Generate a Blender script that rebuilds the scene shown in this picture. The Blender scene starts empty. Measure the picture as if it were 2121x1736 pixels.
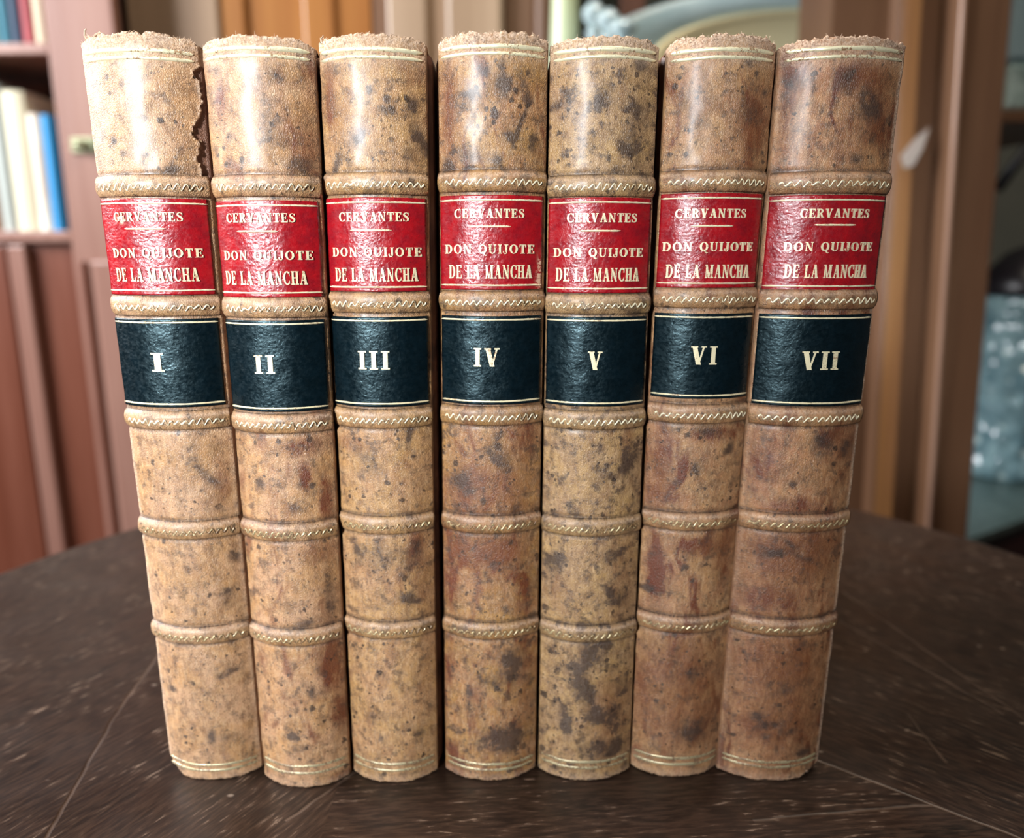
import bpy, bmesh, math, random
import numpy as np
from mathutils import Vector

# ------------------------------------------------------------------ camera, light, exposure
SC = bpy.context.scene
COL = SC.collection
F_PX = 1560.0
PITCH = math.atan(338 / F_PX)
CAM_H = 0.134                       # lens height above the table top (table top is z = 0)
cam_d = bpy.data.cameras.new('camera')
cam = bpy.data.objects.new('camera', cam_d)
COL.objects.link(cam)
cam.location = (0, 0, CAM_H)
cam.rotation_euler = (math.pi / 2 - PITCH, 0, 0)
cam_d.sensor_fit = 'HORIZONTAL'
cam_d.sensor_width = 36.0
cam_d.lens = 36.0 * F_PX / 2121.0
cam_d.clip_start = 0.01
cam_d.dof.use_dof = True
cam_d.dof.focus_distance = 0.166
cam_d.dof.aperture_fstop = 9.5
SC.camera = cam

world = bpy.data.worlds.new('world')
SC.world = world
world.use_nodes = True
wb = world.node_tree.nodes['Background']
wb.inputs[0].default_value = (1.0, 0.93, 0.86, 1)
wb.inputs[1].default_value = 0.06


def area(name, loc, target, sx, sy, power, col, spread=180):
    d = bpy.data.lights.new(name, 'AREA')
    d.shape = 'RECTANGLE'
    d.size, d.size_y = sx, sy
    d.energy = power
    d.color = col
    d.spread = math.radians(spread)
    o = bpy.data.objects.new(name, d)
    COL.objects.link(o)
    o.location = loc
    o.rotation_euler = (Vector(target) - Vector(loc)).to_track_quat('-Z', 'Y').to_euler()
    return o


area('window_daylight', (-0.66, -1.12, 0.50), (-0.10, 0.18, 0.185), 0.16, 0.40, 1.10, (0.91, 0.96, 1.0), 18)
area('background_fill_left', (-1.7, 0.32, 0.95), (0.2, 1.15, 0.05), 0.8, 1.1, 58, (0.97, 0.97, 1.0), 150)  # added light for the furniture behind; no window is built there
area('background_fill_top', (0.3, 0.35, 1.7), (0.2, 1.2, 0.2), 0.4, 0.4, 10, (1.0, 0.86, 0.70), 140)  # added warm light from above for the background; no lamp modelled

vs = SC.view_settings
vs.view_transform = 'Standard'
vs.look = 'None'
vs.gamma = 1
vs.use_curve_mapping = False
vs.exposure = 0.0
SC.cycles.max_bounces = 6
SC.cycles.diffuse_bounces = 3
SC.cycles.adaptive_threshold = 0.05


# ------------------------------------------------------------------ pixel rays (2121 x 1736 frame)
def ray(px, py):
    u = (px - 1060.5) / F_PX
    v = -(py - 868.0) / F_PX
    c, s = math.cos(PITCH), math.sin(PITCH)
    return (u, c + v * s, -s + v * c)


def onplane(px, py, Y):
    r = ray(px, py)
    k = Y / r[1]
    return (r[0] * k, Y, CAM_H + r[2] * k)


def ontable(px, py, z=0.0):
    r = ray(px, py)
    k = (z - CAM_H) / r[2]
    return (r[0] * k, r[1] * k)


# ------------------------------------------------------------------ materials
def lin(c):
    if isinstance(c, str):
        c = tuple(int(c[i:i + 2], 16) / 255 for i in (0, 2, 4))
    return tuple((x / 12.92 if x <= 0.04045 else ((x + 0.055) / 1.055) ** 2.4) for x in c) + (1.0,)


class NT:
    def __init__(self, name):
        self.m = bpy.data.materials.new(name)
        self.m.use_nodes = True
        self.t = self.m.node_tree
        self.b = self.t.nodes['Principled BSDF']

    def n(self, kind, **kw):
        x = self.t.nodes.new(kind)
        for k, v in kw.items():
            setattr(x, k, v)
        return x

    def put(self, sock, v):
        if v is None:
            return
        if hasattr(v, 'links') or hasattr(v, 'is_output'):
            self.t.links.new(v, sock)
        else:
            sock.default_value = v

    def math(self, op, a, b=None, c=None, clamp=False):
        x = self.n('ShaderNodeMath', operation=op)
        x.use_clamp = clamp
        for i, v in enumerate((a, b, c)):
            self.put(x.inputs[i], v)
        return x.outputs[0]

    def mix(self, f, a, b, mode='MIX'):
        x = self.n('ShaderNodeMix', data_type='RGBA', blend_type=mode)
        self.put(x.inputs[0], f)
        self.put(x.inputs[6], a)
        self.put(x.inputs[7], b)
        return x.outputs[2]

    def noise(self, vec, scale, detail=3, rough=0.5, dist=0.0):
        x = self.n('ShaderNodeTexNoise')
        self.put(x.inputs['Vector'], vec)
        x.inputs['Scale'].default_value = scale
        x.inputs['Detail'].default_value = detail
        x.inputs['Roughness'].default_value = rough
        x.inputs['Distortion'].default_value = dist
        return x

    def ramp(self, v, lo, hi, a=0.0, b=1.0):
        x = self.n('ShaderNodeMapRange', interpolation_type='SMOOTHSTEP')
        self.put(x.inputs[0], v)
        self.put(x.inputs[1], lo)
        self.put(x.inputs[2], hi)
        self.put(x.inputs[3], a)
        self.put(x.inputs[4], b)
        return x.outputs[0]

    def vmap(self, vec, scale=(1, 1, 1), loc=(0, 0, 0), rot=(0, 0, 0)):
        x = self.n('ShaderNodeMapping')
        self.put(x.inputs[0], vec)
        x.inputs[1].default_value = loc
        x.inputs[2].default_value = rot
        x.inputs[3].default_value = scale
        return x.outputs[0]

    def attr(self, name):
        return self.n('ShaderNodeAttribute', attribute_name=name).outputs['Fac']

    def bump(self, h, strength, dist, prev=None):
        x = self.n('ShaderNodeBump')
        x.inputs['Strength'].default_value = strength
        x.inputs['Distance'].default_value = dist
        self.put(x.inputs['Height'], h)
        if prev is not None:
            self.put(x.inputs['Normal'], prev)
        return x.outputs[0]

    def voro(self, vec, scale, feature='F1', rnd=1.0):
        x = self.n('ShaderNodeTexVoronoi', feature=feature)
        self.put(x.inputs['Vector'], vec)
        x.inputs['Scale'].default_value = scale
        x.inputs['Randomness'].default_value = rnd
        return x


def leather(name, seed, base='B08C68', base2='BC9880', red=0.35, dark=0.4, spot=1.0, band=False):
    """mottled 'tree calf' leather; the uv map is in millimetres on the spine"""
    g = NT(name)
    uv = g.n('ShaderNodeUVMap', uv_map='mm').outputs[0]
    v = g.vmap(uv, loc=(seed * 37.3, seed * 91.7, 0))
    col = g.mix(g.ramp(g.noise(v, 0.11, 3, 0.55).outputs[0], 0.38, 0.62), lin(base), lin(base2))
    # long rubbed fibres, light
    fib = g.noise(g.vmap(v, scale=(1, 0.35, 1)), 1.2, 4, 0.65).outputs[0]
    mid = g.noise(g.vmap(v, scale=(1, 0.7, 1)), 0.42, 5, 0.72).outputs[0]
    col = g.mix(g.ramp(mid, 0.42, 0.64, 0.0, 0.68), col, lin('75543A'))
    col = g.mix(g.ramp(fib, 0.40, 0.75, 0.0, 0.45), col, lin('CCAA82'))
    # red brown stain, streaked lengthwise
    sn = g.noise(g.vmap(v, scale=(1, 0.45, 1)), 0.17, 5, 0.62, 0.6).outputs[0]
    fine = g.noise(g.vmap(v, scale=(1, 0.3, 1)), 1.6, 3, 0.7).outputs[0]
    ra = g.attr('redstain')
    rs = g.math('ADD', g.math('MULTIPLY', g.ramp(sn, 0.50, 0.72), red * 1.3), ra)
    rs = g.math('MULTIPLY', rs, g.ramp(g.math('ADD', sn, g.math('MULTIPLY', fine, 0.7)), 0.55, 0.98, 0.25, 1.25), clamp=True)
    col = g.mix(rs, col, lin('64301A'))
    am = g.math('MULTIPLY', g.attr('amber'), g.ramp(g.math('ADD', sn, g.math('MULTIPLY', mid, 0.6)), 0.55, 0.95, 0.55, 1.0), clamp=True)  # amber stains; low on the right volumes they also paint in shade
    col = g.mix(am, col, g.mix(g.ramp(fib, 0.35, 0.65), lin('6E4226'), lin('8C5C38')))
    # big soft dark marbling
    dn = g.noise(v, 0.28, 5, 0.68, 0.3).outputs[0]
    da = g.attr('darkstain')
    dm = g.math('ADD', g.ramp(dn, 0.56 - 0.10 * dark, 0.70 - 0.06 * dark, 0, min(1.0, 0.35 + 0.6 * dark)), g.math('MULTIPLY', da, g.ramp(dn, 0.30, 0.55, 0.25, 1.1)))
    dm = g.math('MINIMUM', dm, 0.88)
    col = g.mix(dm, col, lin('382A24'))
    # acid spots of random size
    wob = g.noise(v, 0.9, 3, 0.6)
    wv = g.n('ShaderNodeVectorMath', operation='MULTIPLY_ADD')
    g.put(wv.inputs[0], wob.outputs['Color'])
    wv.inputs[1].default_value = (1.7, 1.7, 0)
    g.put(wv.inputs[2], v)
    for sc_, rmax, amt, pl in ((0.26, 0.24, 0.85, 0.42), (0.50, 0.30, 0.88, 0.46), (0.95, 0.32, 0.8, 0.47), (1.9, 0.30, 0.6, 0.45)):
        vo = g.voro(wv.outputs[0], sc_)
        sep = g.n('ShaderNodeSeparateColor')
        g.put(sep.inputs[0], vo.outputs['Color'])
        r = g.math('MULTIPLY', g.math('POWER', sep.outputs[0], 1.6), rmax * spot)
        m = g.ramp(g.math('SUBTRACT', vo.outputs['Distance'], r), -0.05, 0.035, amt, 0.0)
        patch = g.ramp(g.noise(v, 0.16, 2).outputs[0], pl - 0.08, pl + 0.08, 0.22, 1.0)
        m = g.math('MULTIPLY', m, g.math('MULTIPLY', patch, g.math('GREATER_THAN', sep.outputs[1], 0.15)), clamp=True)
        col = g.mix(m, col, lin('2E2018'))
    # fine dark crackle of the grain
    ck = g.voro(g.vmap(v, scale=(1, 0.8, 1)), 2.3, 'DISTANCE_TO_EDGE').outputs[0]
    ckm = g.math('MULTIPLY', g.ramp(ck, 0.0, 0.12, 1, 0), g.ramp(g.noise(v, 0.25, 3).outputs[0], 0.38, 0.60, 0.10, 0.60))
    col = g.mix(ckm, col, lin('5C4534'))
    # rubbed, scuffed raw leather and the bands' painted highlight, broken up with the grain
    rb = g.noise(v, 1.5, 5, 0.75).outputs[0]
    rub_glint_m = g.math('MULTIPLY', g.attr('rub_or_glint'), g.ramp(rb, 0.38, 0.60, 0.15, 1.0), clamp=True)
    pit = g.ramp(g.noise(v, 3.2, 4, 0.8).outputs[0], 0.47, 0.40, 0.0, 1.0)
    col = g.mix(rub_glint_m, col, g.mix(pit, lin('D2B49A'), lin('6C4E3A')))
    # darker creases, broken up by noise
    gr = g.math('MULTIPLY', g.attr('crease_dark'), g.ramp(g.noise(v, 1.3, 4, 0.7).outputs[0], 0.35, 0.6, 0.35, 1.0), clamp=True)
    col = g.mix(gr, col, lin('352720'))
    if band:
        bn = g.noise(v, 1.9, 4, 0.75).outputs[0]
        col = g.mix(g.math('MULTIPLY', g.attr('gilt'), g.ramp(bn, 0.42, 0.60, 0.0, 0.5)), col, lin('A58858'))
        col = g.mix(g.math('MULTIPLY', g.attr('gilt'), g.ramp(bn, 0.60, 0.50, 0.0, 0.0)), col, lin('3A2C20'))
        col = g.mix(g.math('MULTIPLY', g.attr('gilt'), g.ramp(g.noise(v, 2.7, 4, 0.8).outputs[0], 0.50, 0.58, 0.0, 0.85)), col, lin('33241A'))
    # torn place: bare brown layer
    col = g.mix(g.attr('torn'), col, lin('6E4A38'))
    g.put(g.b.inputs['Base Color'], col)
    g.put(g.b.inputs['Roughness'], g.math('ADD', g.ramp(fine, 0.3, 0.7, 0.36, 0.50), g.math('MULTIPLY', g.attr('rub_or_glint'), 0.3)))
    g.b.inputs['Specular IOR Level'].default_value = 0.5
    g.put(g.b.inputs['Coat Weight'], g.math('MULTIPLY', g.math('SUBTRACT', 1.0, g.math('MINIMUM', g.attr('rub_or_glint'), 1.0)), 0.36))
    g.b.inputs['Coat Roughness'].default_value = 0.34
    hf = g.noise(g.vmap(v, scale=(1, 0.75, 1)), 2.2, 4, 0.6).outputs[0]
    h = g.math('ADD', g.math('MULTIPLY', g.ramp(ck, 0, 0.25), 0.35), hf)
    h = g.math('ADD', h, g.math('MULTIPLY', g.math('MULTIPLY', rb, g.attr('rub_or_glint')), 2.2))
    g.put(g.b.inputs['Normal'], g.bump(h, 0.6, 0.00025))
    return g.m


def label_leather(name, c1, c2, seed, rough=0.27, chip='C9A58A', spec=0.6, bmp=0.30):
    g = NT(name)
    uv = g.n('ShaderNodeUVMap', uv_map='mm').outputs[0]
    v = g.vmap(uv, loc=(seed * 13.1, seed * 7.7, 0))
    col = g.mix(g.ramp(g.noise(v, 0.35, 4, 0.6).outputs[0], 0.35, 0.68), lin(c1), lin(c2))
    sp = g.voro(v, 0.6)
    sep = g.n('ShaderNodeSeparateColor')
    g.put(sep.inputs[0], sp.outputs['Color'])
    m = g.math('MULTIPLY', g.ramp(sp.outputs['Distance'], 0.04, 0.09, 0.8 if c1[1] != '2' else 0.0, 0.0), g.math('GREATER_THAN', sep.outputs[0], 0.55))
    col = g.mix(m, col, lin('2A0A0A' if c1[0] != '0' else '60686A'))
    g_ch = g.math('MULTIPLY', g.attr('rub_or_glint'), g.ramp(g.noise(v, 1.2, 4, 0.7).outputs[0], 0.45, 0.52), clamp=True)
    col = g.mix(g_ch, col, lin(chip))
    g.put(g.b.inputs['Base Color'], col)
    g.put(g.b.inputs['Roughness'], g.ramp(g.noise(v, 1.0, 3).outputs[0], 0.3, 0.7, rough - 0.05, rough + 0.10))
    cr = g.voro(g.vmap(v, scale=(0.8, 1.4, 1), rot=(0, 0, 0.4)), 1.3, 'SMOOTH_F1').outputs[0]
    h = g.math('ADD', g.noise(v, 1.6, 4, 0.55, 0.8).outputs[0], g.math('MULTIPLY', cr, 0.7))
    g.put(g.b.inputs['Normal'], g.bump(h, bmp, 0.0003))
    g.b.inputs['Specular IOR Level'].default_value = spec
    if spec < 0.5:
        g.b.inputs['Specular Tint'].default_value = (0.62, 0.92, 1.0, 1)
    return g.m


def gilt(name, wear, seed, under='8A6A4C', c='F0E6C0', metal=0.45):
    g = NT(name)
    uv = g.n('ShaderNodeUVMap', uv_map='mm').outputs[0]
    v = g.vmap(uv, loc=(seed * 3.1, seed * 5.7, 0))
    n = g.noise(v, 1.7, 4, 0.7).outputs[0]
    n2 = g.noise(v, 0.16, 2, 0.5).outputs[0]
    w = g.ramp(g.math('ADD', n, g.math('MULTIPLY', g.math('SUBTRACT', n2, 0.5), 0.7)), wear - 0.05, wear + 0.05)
    g.put(g.b.inputs['Base Color'], g.mix(w, lin(under), lin(c)))
    g.put(g.b.inputs['Metallic'], g.math('MULTIPLY', w, metal))
    g.b.inputs['Roughness'].default_value = 0.36
    g.put(g.b.inputs['Normal'], g.bump(n, 0.3, 0.0002))
    return g.m


def wood(name, c1, c2, axis='Z', scale=1.0, rough=0.4, bump=0.15, c3=None):
    g = NT(name)
    oc = g.n('ShaderNodeTexCoord').outputs['Object']
    s = {'Z': (14, 14, 1.1), 'X': (1.1, 14, 14), 'Y': (14, 1.1, 14)}[axis]
    v = g.vmap(oc, scale=tuple(a * scale for a in s))
    n = g.noise(v, 1.0, 5, 0.6, 0.4).outputs[0]
    n2 = g.noise(g.vmap(v, scale=(6, 6, 3)), 1.0, 4, 0.7).outputs[0]
    col = g.mix(g.ramp(n, 0.35, 0.65), lin(c1), lin(c2))
    col = g.mix(g.ramp(n2, 0.4, 0.7, 0.0, 0.35), col, lin(c3 or c1))
    g.put(g.b.inputs['Base Color'], col)
    g.b.inputs['Roughness'].default_value = rough
    g.put(g.b.inputs['Normal'], g.bump(n2, bump, 0.002))
    return g.m


def plain(name, c, rough=0.5, metal=0.0, trans=0.0, c2=None, scale=20, bump=0.0):
    g = NT(name)
    oc = g.n('ShaderNodeTexCoord').outputs['Object']
    n = g.noise(oc, scale, 4, 0.6).outputs[0]
    g.put(g.b.inputs['Base Color'], g.mix(g.ramp(n, 0.35, 0.65), lin(c), lin(c2 or c)))
    g.b.inputs['Roughness'].default_value = rough
    g.b.inputs['Metallic'].default_value = metal
    g.b.inputs['Transmission Weight'].default_value = trans
    if bump:
        g.put(g.b.inputs['Normal'], g.bump(n, bump, 0.004))
    return g.m


# ------------------------------------------------------------------ object helpers
def tag(o, label=None, cat=None, group=None, kind=None):
    for k, v in (('label', label), ('category', cat), ('group', group), ('kind', kind)):
        if v:
            o[k] = v
    return o


def link(name, me, mat, parent=None, smooth=False):
    o = bpy.data.objects.new(name, me)
    COL.objects.link(o)
    if mat:
        me.materials.append(mat)
    if parent:
        o.parent = parent
        o.matrix_parent_inverse = parent.matrix_world.inverted()
    if smooth:
        me.polygons.foreach_set('use_smooth', [True] * len(me.polygons))
    return o


def empty(name, loc, label, cat, group=None):
    o = bpy.data.objects.new(name, None)
    COL.objects.link(o)
    o.location = loc
    o.empty_display_size = 0.02
    bpy.context.view_layer.update()
    return tag(o, label, cat, group)


def local(verts, parent):
    if parent is None:
        return verts
    w = parent.matrix_world.translation
    if parent.parent is None and parent.type == 'EMPTY':
        return verts
    return verts


def mesh(name, verts, faces, mat, parent=None, smooth=False, uv=None, attrs=None):
    """world-space vertices; the parent's offset is handled by the parent inverse"""
    me = bpy.data.meshes.new(name)
    me.from_pydata([tuple(map(float, v)) for v in verts], [], faces)
    if uv is not None:
        lay = me.uv_layers.new(name='mm')
        li = np.empty(len(me.loops), dtype=np.int32)
        me.loops.foreach_get('vertex_index', li)
        lay.data.foreach_set('uv', np.asarray(uv, dtype=np.float32)[li].ravel())
    for k, a in (attrs or {}).items():
        at = me.attributes.new(k, 'FLOAT', 'POINT')
        at.data.foreach_set('value', np.asarray(a, dtype=np.float32))
    me.update()
    return link(name, me, mat, parent, smooth)


class MB:
    def __init__(self):
        self.v, self.f = [], []

    def box(self, x0, x1, y0, y1, z0, z1):
        b = len(self.v)
        self.v += [(x0, y0, z0), (x1, y0, z0), (x1, y1, z0), (x0, y1, z0), (x0, y0, z1), (x1, y0, z1), (x1, y1, z1), (x0, y1, z1)]
        self.f += [tuple(b + i for i in q) for q in ((0, 3, 2, 1), (4, 5, 6, 7), (0, 1, 5, 4), (1, 2, 6, 5), (2, 3, 7, 6), (3, 0, 4, 7))]
        return self

    def prism(self, bot, top):
        b, n = len(self.v), len(bot)
        self.v += list(bot) + list(top)
        self.f += [tuple(b + (n - 1 - i) for i in range(n)), tuple(b + n + i for i in range(n))]
        self.f += [(b + i, b + (i + 1) % n, b + n + (i + 1) % n, b + n + i) for i in range(n)]
        return self

    def lathe(self, prof, c, seg=48, flute=0, fl=0.0):
        b = len(self.v)
        for r, z in prof:
            for k in range(seg):
                a = 2 * math.pi * k / seg
                rr = r * (1 + (fl * math.cos(flute * a) if flute else 0))
                self.v.append((c[0] + rr * math.cos(a), c[1] + rr * math.sin(a), c[2] + z))
        for i in range(len(prof) - 1):
            for k in range(seg):
                k2 = (k + 1) % seg
                self.f.append((b + i * seg + k, b + i * seg + k2, b + (i + 1) * seg + k2, b + (i + 1) * seg + k))
        self.f.append(tuple(b + seg - 1 - k for k in range(seg)))
        self.f.append(tuple(b + (len(prof) - 1) * seg + k for k in range(seg)))
        return self

    def tube(self, pts, r, seg=6):
        b = len(self.v)
        pts = [Vector(p) for p in pts]
        for i, p in enumerate(pts):
            d = (pts[min(i + 1, len(pts) - 1)] - pts[max(i - 1, 0)]).normalized()
            a = d.orthogonal().normalized()
            c = d.cross(a)
            rr = r[i] if isinstance(r, (list, tuple)) else r
            for k in range(seg):
                t = 2 * math.pi * k / seg
                self.v.append(tuple(p + a * rr * math.cos(t) + c * rr * math.sin(t)))
        for i in range(len(pts) - 1):
            for k in range(seg):
                k2 = (k + 1) % seg
                self.f.append((b + i * seg + k, b + i * seg + k2, b + (i + 1) * seg + k2, b + (i + 1) * seg + k))
        self.f.append(tuple(b + seg - 1 - k for k in range(seg)))
        self.f.append(tuple(b + (len(pts) - 1) * seg + k for k in range(seg)))
        return self

    def build(self, name, mat, parent=None, smooth=False, bevel=0.0):
        o = mesh(name, self.v, self.f, mat, parent, smooth)
        if bevel:
            m = o.modifiers.new('bevel', 'BEVEL')
            m.width = bevel
            m.segments = 2
            m.limit_method = 'ANGLE'
        return o


# ------------------------------------------------------------------ the room
FLOOR = -0.75
m_wall = plain('wall_plaster', '8F938A', 0.8, c2='858A83', scale=3, bump=0.1)
m_floor = wood('floor_boards', '4A2A1C', '5A3526', 'Y', 0.6, 0.35)
m_ceil = plain('ceiling_plaster', 'B8B2A6', 0.9)
tag(MB().box(-2.6, 2.6, -2.6, 2.4, FLOOR - 0.05, FLOOR).build('floor', m_floor), kind='structure')
tag(MB().box(-2.6, 2.6, 2.4, 2.5, FLOOR, 1.9).build('wall_back', m_wall), kind='structure')
tag(MB().box(-2.7, -2.6, -2.6, 2.4, FLOOR, 1.9).build('wall_left', m_wall), kind='structure')

# ------------------------------------------------------------------ round table
TC, TR = (0.0105, 0.212), 0.2513
seg_lines = [((95, 1736), (240, 1480)), ((240, 1480), (335, 1345)),
             ((1745, 1225), (2135, 1500)), ((1738, 1285), (2080, 1480)),
             ((1690, 1575), (1860, 1640)), ((1860, 1640), (2130, 1745)),
             ((735, 1600), (590, 1700)), ((1880, 1480), (1960, 1580)), ((1560, 1700), (1930, 1668))]


def table_material():
    g = NT('dark_table_wood')
    oc = g.n('ShaderNodeTexCoord').outputs['Object']
    geo = g.n('ShaderNodeSeparateXYZ')
    g.put(geo.inputs[0], oc)
    X, Y = geo.outputs[0], geo.outputs[1]

    def grain(rot, seed):
        v = g.vmap(g.vmap(oc, rot=(0, 0, rot)), scale=(16, 160, 16), loc=(seed, seed, 0))
        return g.noise(v, 1.0, 6, 0.65, 0.3).outputs[0]

    def side(p, q):       # 1 on the right of the line p -> q (object space is world space here)
        a, b = ontable(*p), ontable(*q)
        nx, ny = (b[1] - a[1]), -(b[0] - a[0])
        l = math.hypot(nx, ny)
        nx, ny = nx / l, ny / l
        d = g.math('MULTIPLY_ADD', X, nx, g.math('MULTIPLY_ADD', Y, ny, -(a[0] * nx + a[1] * ny)))
        return g.math('GREATER_THAN', d, 0.0)

    gl = grain(math.radians(-58), 3.0)
    gc = grain(math.radians(-4), 9.0)
    gr = grain(math.radians(42), 17.0)
    sl = side((95, 1736), (335, 1345))
    sr = side((1690, 1575), (2130, 1745))       # right of going down-right: front part
    mx = lambda f, a, b: g.math('ADD', g.math('MULTIPLY', g.math('SUBTRACT', 1.0, f), a), g.math('MULTIPLY', f, b))
    ma, mb, mc = g.math('GREATER_THAN', X, 0.055), sr, g.math('GREATER_THAN', X, -0.045)
    gm = mx(mc, gl, mx(ma, gc, mx(mb, gr, gc)))

    def fine(rot, seed):
        v = g.vmap(g.vmap(oc, rot=(0, 0, rot)), scale=(150, 900, 100), loc=(seed, seed, 0))
        return g.noise(v, 1.0, 4, 0.6, 0.2).outputs[0]
    fl_, fc_, fr_ = fine(math.radians(-58), 5.0), fine(math.radians(-4), 2.0), fine(math.radians(42), 7.0)
    fm = mx(mc, fl_, mx(ma, fc_, mx(mb, fr_, fc_)))
    col = g.mix(g.ramp(gm, 0.30, 0.62), lin('150D09'), lin('271811'))
    col = g.mix(g.ramp(g.noise(oc, 22, 3, 0.6).outputs[0], 0.35, 0.70, 0.0, 0.5), col, lin('2C211A'))
    # pale worn scratches along the grain
    col = g.mix(g.ramp(fm, 0.40, 0.62, 0.0, 0.35), col, lin('5A4334'))
    scr = g.math('MULTIPLY', g.ramp(fm, 0.585, 0.67), g.ramp(g.noise(oc, 45, 4, 0.7).outputs[0], 0.46, 0.58))
    col = g.mix(g.math('MULTIPLY', scr, 0.8), col, lin('937F6E'))
    fl = g.voro(g.vmap(oc, scale=(1, 1.6, 1)), 140)
    sep = g.n('ShaderNodeSeparateColor')
    g.put(sep.inputs[0], fl.outputs['Color'])
    flm = g.math('MULTIPLY', g.ramp(fl.outputs['Distance'], 0.06, 0.16, 0.7, 0.0), g.math('GREATER_THAN', sep.outputs[0], 0.90))
    col = g.mix(flm, col, lin('9A8A7C'))
    # red brown worn area on the left
    # joints and cracks
    cr = None
    wn = g.math('MULTIPLY', g.math('SUBTRACT', g.noise(oc, 90, 3).outputs[0], 0.5), 0.0016)
    for (p, q) in seg_lines:
        a, b = ontable(*p), ontable(*q)
        L = math.hypot(b[0] - a[0], b[1] - a[1])
        dx, dy = (b[0] - a[0]) / L, (b[1] - a[1]) / L
        al = g.math('MULTIPLY_ADD', X, dx, g.math('MULTIPLY_ADD', Y, dy, -(a[0] * dx + a[1] * dy)))
        ac = g.math('MULTIPLY_ADD', X, -dy, g.math('MULTIPLY_ADD', Y, dx, (a[0] * dy - a[1] * dx)))
        ac = g.math('ABSOLUTE', g.math('ADD', ac, wn))
        m = g.ramp(ac, 0.0001, 0.0007, 1.0, 0.0)
        m = g.math('MULTIPLY', m, g.math('MULTIPLY', g.math('GREATER_THAN', al, 0.0), g.math('LESS_THAN', al, L)))
        cr = m if cr is None else g.math('MAXIMUM', cr, m)
    crn = g.math('MULTIPLY', cr, g.ramp(g.noise(oc, 70, 3).outputs[0], 0.35, 0.6, 0.35, 1.0))
    col = g.mix(g.math('MULTIPLY', crn, 0.6), col, lin('705C4E'))
    g.put(g.b.inputs['Base Color'], col)
    g.put(g.b.inputs['Roughness'], g.ramp(g.noise(oc, 35, 4, 0.6).outputs[0], 0.3, 0.7, 0.30, 0.48))
    h = g.math('SUBTRACT', g.math('ADD', g.math('MULTIPLY', gm, 0.5), g.math('MULTIPLY', fm, 0.35)), g.math('MULTIPLY', cr, 1.2))
    g.put(g.b.inputs['Normal'], g.bump(h, 0.35, 0.0006))
    return g.m


tab = empty('round_table', (TC[0], TC[1], FLOOR), 'dark brown round wooden table with a cracked scratched top under the row of books', 'table')
top = MB().lathe([(TR - 0.006, -0.022), (TR - 0.001, -0.018), (TR + 0.001, -0.010), (TR, -0.003), (TR - 0.0012, -0.0008), (TR - 0.004, 0.0)], (TC[0], TC[1], 0), 160)
top.build('tabletop', table_material(), tab, smooth=False)
m_leg = wood('table_base_wood', '2A1810', '3A2418', 'Z', 1.0, 0.4)
MB().lathe([(0.10, -0.0), (0.10, 0.02), (0.035, 0.05), (0.028, 0.2), (0.05, 0.36), (0.03, 0.5), (0.05, 0.70), (0.12, 0.727)], (TC[0], TC[1], FLOOR), 32).build('pedestal', m_leg, tab, True)
for k in range(3):
    a = math.radians(90 + 120 * k)
    c = Vector((TC[0], TC[1], 0))
    d = Vector((math.cos(a), math.sin(a), 0))
    pts = [c + d * 0.05 + Vector((0, 0, FLOOR + 0.09)), c + d * 0.12 + Vector((0, 0, FLOOR + 0.09)), c + d * 0.2 + Vector((0, 0, FLOOR + 0.05)), c + d * 0.25 + Vector((0, 0, FLOOR + 0.022))]
    MB().tube(pts, [0.025, 0.022, 0.018, 0.020], 10).build('foot', m_leg, tab, True)

# ------------------------------------------------------------------ lettering (slab and hairline capitals, unit height)
T, HL, SH = 0.22, 0.09, 0.08


def rect(x0, x1, y0, y1):
    return [(x0, y0), (x1, y0), (x1, y1), (x0, y1)]


def stem(x, w=T, y0=0.0, y1=1.0, sb=True, st=True, e=0.09):
    q = [rect(x, x + w, y0, y1)]
    if sb:
        q.append(rect(x - e, x + w + e, y0, y0 + SH))
    if st:
        q.append(rect(x - e, x + w + e, y1 - SH, y1))
    return q


def diag(x0, y0, x1, y1, w):
    return [[(x0 - w / 2, y0), (x0 + w / 2, y0), (x1 + w / 2, y1), (x1 - w / 2, y1)]]


def arc(cx, cy, rx, ry, a0, a1, tx, ty, n=22):
    q = []
    for i in range(n):
        s = [math.radians(a0 + (a1 - a0) * k / n) for k in (i, i + 1)]
        o = [(cx + rx * math.cos(a), cy + ry * math.sin(a)) for a in s]
        j = [(cx + (rx - tx) * math.cos(a), cy + (ry - ty) * math.sin(a)) for a in s]
        q.append([j[0], o[0], o[1], j[1]])
    return q


def stroke(pts, ws):
    q = []
    for i in range(len(pts) - 1):
        (x0, y0), (x1, y1) = pts[i], pts[i + 1]
        def off(k):
            a, b = pts[max(k - 1, 0)], pts[min(k + 1, len(pts) - 1)]
            l = math.hypot(b[0] - a[0], b[1] - a[1])
            return -(b[1] - a[1]) / l * ws[k] / 2, (b[0] - a[0]) / l * ws[k] / 2
        u, w = off(i), off(i + 1)
        q.append([(x0 - u[0], y0 - u[1]), (x1 - w[0], y1 - w[1]), (x1 + w[0], y1 + w[1]), (x0 + u[0], y0 + u[1])])
    return q


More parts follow.
